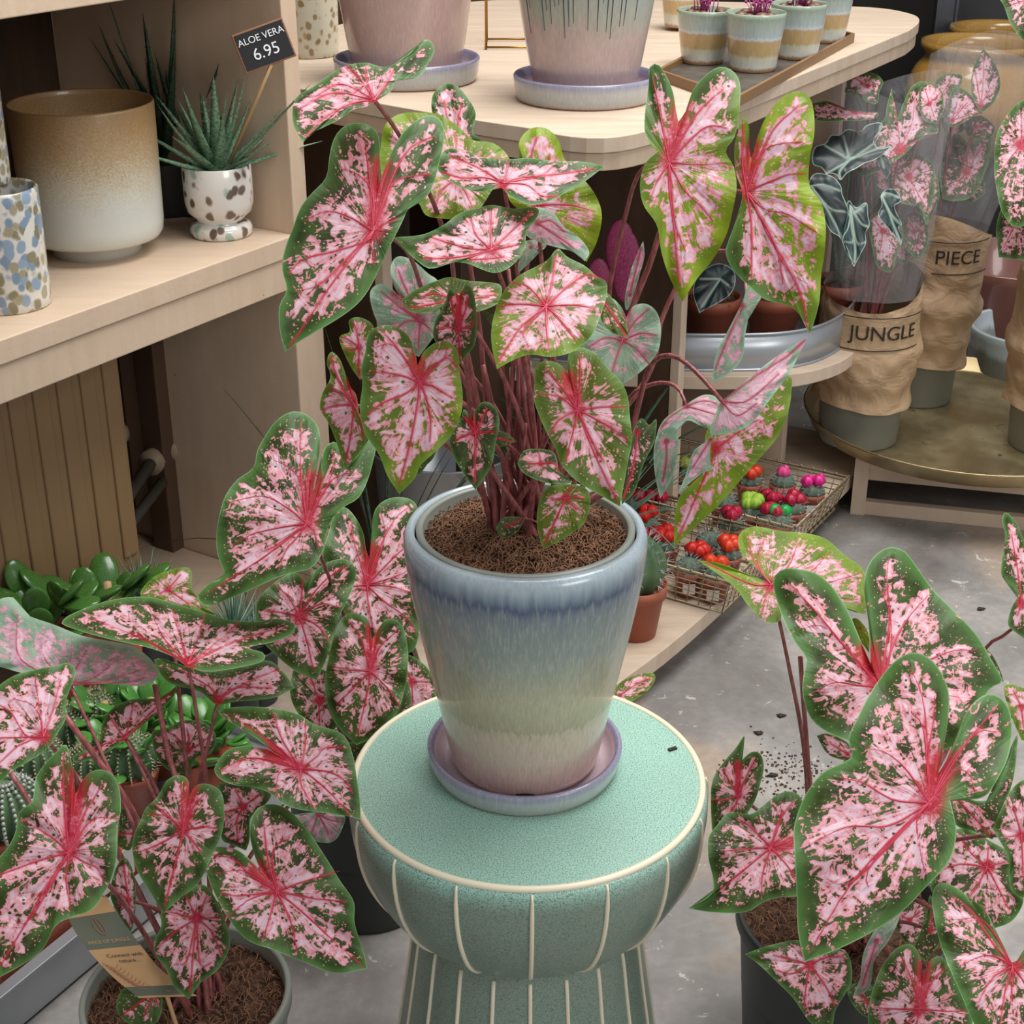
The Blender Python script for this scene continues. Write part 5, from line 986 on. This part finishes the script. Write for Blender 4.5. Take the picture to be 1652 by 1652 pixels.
WL(wc, 'A4', '1520,780* 1530,600 1600,480 1680,440 1800,500 1800,800 1650,1000 1560,950', '1640,640', '1560,740;1640,500;1700,800', yc-.02, gy=.4, bias=.03)
WL(wc, 'A4', '1540,1140* 1530,1000 1580,880 1700,860 1800,950 1750,1140', '1620,980', '1560,1100;1700,900', yc-.03, gy=.3, bias=-.02)
# things behind the gold tray
def urn(px, py, Y, s, label):
    q = at(px, py, Y=Y); q.z = q.z-.0
    P = [(.0001, 0), (.10, 0), (.13, .03), (.165, .10), (.17, .15), (.155, .20), (.135, .225), (.13, .235), (.142, .250), (.147, .26), (.142, .27), (.132, .268), (.12, .25), (.12, .22), (.14, .15), (.1, .03), (.0001, .02)]
    o = lathe_thing('mustard_urn', [(r*s, z*s) for r, z in crs(P, 60)], 'yellow', (q.x, q.y, q.z-.265*s), label, 'urn'); return o
u1 = urn(1585, 68, 4.35, 1.12, 'mustard yellow glazed urn nearer the camera, behind the wrapped plants')
u2 = urn(1618, 44, 4.75, 1.05, 'mustard yellow glazed urn farther back, mostly hidden')
zmin = min(u1.location.z, u2.location.z)
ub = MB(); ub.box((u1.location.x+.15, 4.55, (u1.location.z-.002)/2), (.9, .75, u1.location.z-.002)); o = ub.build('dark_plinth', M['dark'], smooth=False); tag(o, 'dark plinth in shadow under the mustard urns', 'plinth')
u2.location.z = u1.location.z
q = at(1640, 415, Y=3.75); lathe_thing('planter', [(r, z) for r, z in prof_pot(.14, .19, q.z, .012)], 'mauve', (q.x, q.y, .0005), 'mauve brown planter on the floor behind the wrapped plants', 'pot')
q = at(1665, 525, Y=3.48); lathe_thing('planter', prof_pot(.125, .145, q.z, .012), 'greypot', (q.x, q.y, .0005), 'grey green planter with pale rim behind the gold tray', 'pot')
q = at(1655, 150, Y=4.25); vh = q.z+.06-u1.location.z
lathe_thing('bottle_vase', [(.0001, 0), (.05, 0), (.06, .04), (.058, vh-.12), (.035, vh-.07), (.030, vh-.05), (.030, vh-.02), (.036, vh-.006), (.033, vh), (.026, vh-.004), (.0001, vh-.03)], 'cup', (q.x, q.y, u1.location.z+.0005), 'pale green necked vase at the right edge behind the wrapped plants', 'vase')
# leaf hanging in from the top right, of a caladium standing outside the frame
q = at(2100, 300, Y=3.3); tr_ = empty('potted_caladium', (q.x, q.y, 0), 0, 'caladium standing outside the frame, one leaf hanging in at top right', 'plant')
leaf(tr_, 'A4', '1720,230* 1640,170 1590,100 1560,20 1500,-80 1600,-160 1760,-120 1850,50', '1720,-20', '1600,20;1700,150;1640,-80', 3.25, gy=.4, base=(q.x, q.y, .2))
nursery(tr_, .11, .22, 'potdark', fib=0)
# ---------------- bottom left: succulents, cacti in metal trays ----------------
def jade(loc, label, seed, n=14, L=.03, mat='jade', ht=.12):
    base_ = loc.z; loc = Vector((loc.x, loc.y, .0005)); hp = base_+.07
    random.seed(seed); o = empty('succulent', loc, 0, label, 'plant')
    m = MB(); m.lathe([(.0001, 0), (.035, 0), (.045, hp), (.043, hp), (.0001, hp-.008)], 32); m.build('pot', M['terra'], o)
    for i in range(n):
        a = 2.4*i+random.uniform(-.3, .3); el = random.uniform(.2, 1.3); rr = random.uniform(.01, .05); d = Vector((cos(a)*cos(el), sin(a)*cos(el), sin(el)))
        b = Vector((rr*cos(a)*.9, rr*sin(a)*.9, hp-.01+ht*.55*random.random()))
        m = MB(); m.sphere((0, 0, 0), 1, 14, 8); lf = m.build('leaf', M[mat], o); lf.scale = (L*.5, L*.17, L*.75); lf.rotation_euler = d.to_track_quat('Z', 'Y').to_euler(); lf.location = b+d*L*.7
    m = MB(); m.tube([(0, 0, hp-.02), (.003, 0, hp+ht*.5)], .006, 8); m.build('stem', M['stick'], o); return o
ZS = .075
def floorat(px, py, z): return at(px, py, Z=z)
for i, (px, py, mat, n, L, lab) in enumerate(((60, 965, 'jade', 18, .040, 'glossy dark jade plant, leftmost in front of the radiator'), (130, 955, 'jade', 14, .042, 'glossy dark jade plant, right of the leftmost one'), (170, 940, 'jade', 10, .045, 'glossy dark jade plant, nearest the spiky blue plants'),
     (165, 1125, 'lime', 34, .027, 'bright green succulent below the pale caladium leaf'), (240, 1120, 'lime', 36, .027, 'bright green succulent in the middle of the left group'), (330, 1160, 'lime', 36, .027, 'bright green succulent behind the red stalks'), (190, 1180, 'lime', 30, .025, 'bright green succulent just behind the striped cacti'))):
    z = .19 if mat == 'jade' else .17
    q = floorat(px, py+8, z)
    if mat == 'jade': s_, z_ = onplane(px, py, .065-.02*i); q = uv(s_, .065-.02*i, z_); jade(Vector((q.x, q.y, z_-.12)), lab, 80+i, n, L, mat, .10); continue
    jade(Vector((q.x, q.y, .0505 if mat == 'lime' else .1005)), lab, 80+i, n, L, mat, .10)
for i, (px, py, lab) in enumerate(((225, 935, 'grey-green spiky succulent left of the big leaf tip'), (262, 950, 'grey-green spiky succulent, second beside the radiator foot'), (375, 985, 'blue-green spiky succulent under the big leaf tip'), (410, 1010, 'blue-green spiky succulent near the red-veined leaves'))):
    s_, z_ = onplane(px, py, .06 if i < 2 else -.05); q = uv(s_, .06 if i < 2 else -.05, z_)
    random.seed(90+i); o = empty('spiky_succulent', Vector((q.x, q.y, z_-.04)), 0, lab, 'plant')
    for k in range(46):
        m = MB(); a = 2.4*k; t = .15+1.0*k/46; blade(m, (0, 0, 0), (sin(t)*cos(a), sin(t)*sin(a), cos(t)), .085*random.uniform(.7, 1.1), .0028, .2, 5); m.build('leaf', M['tilla'], o)
    lathe_thing('plant_pot', prof_pot(.03, .036, z_-.04), 'potdark', (q.x, q.y, .0005), 'dark pot under the '+lab.split(',')[0], 'pot')
def ribcactus(px, py, r, label, seed, zc=.12, ribs=14, white=False):
    q = floorat(px, py, zc); o = empty('round_cactus', q-Vector((0, 0, zc-.052)), 0, label, 'cactus', None); H = zc-.052; random.seed(seed)
    m = MB(); m.lathe([(.0001, 0), (r*.75, 0), (r*1.02, H-.012), (r*1.05, H-.01), (r*1.05, H-.002), (r*.98, H-.002), (.0001, H-.01)], 32); m.build('pot', M['terra'], o)
    m = MB(); m.sphere((0, 0, H+r*.5), r, ribs*6, 20, sz=1.0, fun=lambda a, ph: 1+.10*cos(ribs*a)); m.build('body', M['cact'], o)
    m = MB()
    for i in range(ribs):
        for j in range(15):
            a = 2*PI*i/ribs; ph = .25+j*.15; p = Vector((sin(ph)*cos(a), sin(ph)*sin(a), cos(ph))); b = Vector((0, 0, H+r*.5))+p*r*1.09; m.sphere(b, .0016 if not white else .0028, 5, 4)
            for k in range(2+3*(ph < .5)): d = (p+Vector((random.uniform(-.7, .7), random.uniform(-.7, .7), random.uniform(-.5, .5)))).normalized(); m.tube([b, b+d*.0065], [.0004, .0002], 3, 0, False)
    m.build('spines', M['spinew' if white else 'spine'], o)
for i, a in enumerate(((115, 1195, .036, 'round striped cactus, back left of the cactus group'), (160, 1165, .034, 'round striped cactus, highest in the cactus group'), (190, 1215, .030, 'round striped cactus behind the thick red stalk'), (212, 1240, .036, 'round striped cactus with yellow crown, rightmost of the group'), (62, 1245, .036, 'round striped cactus left of the tall leaf lobe'), (150, 1245, .030, 'round striped cactus low between the leaf lobes'))): ribcactus(*a, 100+i)
ribcactus(18, 1330, .045, 'round cactus with dense white spines at the left edge', 120, .13, 18, True)
mt = empty('metal_tray', (0, 0, 0), 0, 'galvanised metal tray with raised edge on the floor at the left', 'tray')
e1, e2 = at(0, 1625, Z=.052), at(152, 1500, Z=.052); e1.z = e2.z = 0; d = (e2-e1).normalized(); nn = Vector((-d.y, d.x, 0))
def tb(m, s0, s1, w0, w1, z0, z1): m.box(e1+d*((s0+s1)/2)+nn*((w0+w1)/2)+Vector((0, 0, (z0+z1)/2)), (s1-s0, w1-w0, z1-z0), math.atan2(d.y, d.x))
m = MB(); tb(m, -.3, .62, 0, .45, .046, .050); tb(m, -.3, .62, -.004, .004, .005, .075); tb(m, -.3, .62, .446, .454, .005, .075); tb(m, .612, .620, 0, .45, .005, .075); tb(m, -.3, .62, -.012, .006, .073, .077); m.build('tray_body', M['galv'], mt, False, .001)
tb2 = MB(); tb(tb2, .0, .60, .03, .43, .0005, .0455); o = tb2.build('tray_base', M['dark'], mt, False)
q = e1+d*.30+nn*.05
m = MB(); m.box(e1+d*.15+nn*.05+Vector((0, 0, .083)), (.26, .075, .065), math.atan2(d.y, d.x)); tag(m.build('plastic_trough', M['terra'], smooth=False, bevel=.004), 'red brown plastic trough just inside the metal tray edge', 'trough')
m = MB(); m.box(e1+d*.225+nn*.0115+Vector((0, 0, .10)), (.06, .0008, .045), math.atan2(d.y, d.x)); o = m.build('price_label', M['white'], smooth=False); o.parent = bpy.data.objects['plastic_trough']
# ---------------- card tag in the front left plant ----------------
c1, c2, c3, c4 = [np.array(v, float) for v in ((172, 1445), (102, 1478), (200, 1585), (312, 1612))]
tg = empty('plant_tag', (0, 0, 0), 0, 'kraft card plant tag on a stick in the front left pot', 'tag')
tA = at(172, 1446, Y=1.205); tB = at(101, 1462, Y=1.19); tC = at(200, 1588, Y=1.17); tD = at(308, 1612, Y=1.18)
ex = ((tA-tB)+(tD-tC))/2; W_ = .05
# card as a bent sheet: rows from top to bottom
rows = [(at(172, 1446, Y=1.215), at(104, 1458, Y=1.205)), (at(192, 1478, Y=1.207), at(115, 1492, Y=1.196)), (at(226, 1524, Y=1.196), at(140, 1530, Y=1.184)), (at(262, 1566, Y=1.190), at(182, 1576, Y=1.176)), (at(318, 1607, Y=1.188), at(224, 1610, Y=1.174))]
def cardp(u_, v_):    # u 0 left..1 right, v 0 top..1 bottom
    Rr = crs([tuple(r[0]) for r in rows], 41); Ll = crs([tuple(r[1]) for r in rows], 41); k = v_*40; i = min(39, int(k)); f = k-i
    a = Rr[i]*(1-f)+Rr[i+1]*f; b = Ll[i]*(1-f)+Ll[i+1]*f; return Vector(b*(1-u_)+a*u_)
def cardn(u_, v_):
    e = .02; a = cardp(min(1, u_+e), v_)-cardp(max(0, u_-e), v_); b = cardp(u_, min(1, v_+e))-cardp(u_, max(0, v_-e)); n_ = b.cross(a).normalized()
    return n_ if n_.y < 0 else -n_
m = MB(); NU, NV = 8, 40; vs = []; fs = []
for s_ in (0, 1):
    for j in range(NV+1):
        for i in range(NU+1): vs.append(cardp(i/NU, j/NV)-cardn(i/NU, j/NV)*(.0007*s_))
k0 = (NU+1)*(NV+1); mi_ = []
for s_ in (0, 1):
    for j in range(NV):
        for i in range(NU): a = s_*k0+j*(NU+1)+i; fs.append((a, a+1, a+NU+2, a+NU+1)); v_ = (j+.5)/NV; mi_.append(1 if (.12 < v_ < .42 or .86 < v_ < .965) else 0)
m.add(vs, fs); m.mi = mi_; card_ = m.build('card', [M['kraftcard'], M['cardgreen']], tg)
Lr, Lv = (cardp(1, .5)-cardp(0, .5)).length, sum((cardp(.5, (k+1)/20)-cardp(.5, k/20)).length for k in range(20))
def card_text(body, size, u_, v_, mat, rot=0):
    me = text_mesh(body, size, 0.0)
    for v in me.vertices:
        uu = min(1, max(0, u_+v.co.x/Lr)); vv = min(1, max(0, v_-v.co.y/Lv)); v.co = cardp(uu, vv)+cardn(uu, vv)*.0005
    return mesh_obj('print', me, M[mat], card_, False)
card_text('PIECE OF JUNGLE', .0052, .5, .36, 'kraftcard'); card_text('Connect with', .0062, .58, .50, 'black'); card_text('nature...', .0062, .58, .555, 'black'); card_text('BA', .004, .66, .915, 'kraftcard')
m = MB()
def cl(P, r=.00035):
    m.tube([cardp(*q_)+cardn(*q_)*.0005 for q_ in P], r, 4)
lf = [(.5+.09*sin(t)*(1 if t < PI else 1), .22-.075*cos(t)) for t in np.linspace(0, 2*PI, 20)]; cl(lf); cl([(.5, .15), (.5, .31)])
for k in range(9):
    v0 = .56+k*.032; cl([(.06+.26*t_+.03*k*.5, v0+.05*sin(PI*t_)+.02*t_) for t_ in np.linspace(0, 1, 10)])
m.build('print', M['cardpink'], card_)
a_ = cardp(.52, .97); b_ = at(300, 1665, Y=1.20); b_.z = .2
m = MB(); m.tube([cardp(.48, .90)-cardn(.48, .90)*.0035, a_-cardn(.52, .97)*.0035, b_], .0022, 8); m.build('stick', M['stick'], tg)
# debris on the stool and the floor
m = MB(); q = at(1085, 1208, Z=.4512); m.box((q.x, q.y, q.z), (.010, .004, .002), .5); tag(m.build('bark_crumb', M['black'], smooth=False), 'tiny dark bark crumb on the stool top', 'debris')
random.seed(99)
for i, (px, py, lab) in enumerate(((1224, 1182, 'dark bark chip on the floor right of the stool'), (1260, 1154, 'small dark chip on the floor farther from the stool'), (1582, 982, 'tiny chip on the floor at the right'), (1246, 1250, 'dark crumb on the floor beside the red stalk'))):
    q = at(px, py, Z=.003); m = MB(); m.sphere((0, 0, 0), .008, 7, 5, fun=lambda a, ph: 1+.3*sin(3*a+i)); o = m.build('bark_chip', M['black']); o.location = q; o.scale = (1, .6, .35); tag(o, lab, 'debris')
m = MB()
for k in range(260):
    q = at(random.gauss(1270, 45), random.gauss(1245, 22), Z=.001); m.sphere(q, random.uniform(.0008, .0028), 5, 4, sz=.4)
tag(m.build('spilled_soil', M['soil']), 'scattered soil crumbs on the floor behind the right plant', 'soil', kind='stuff')
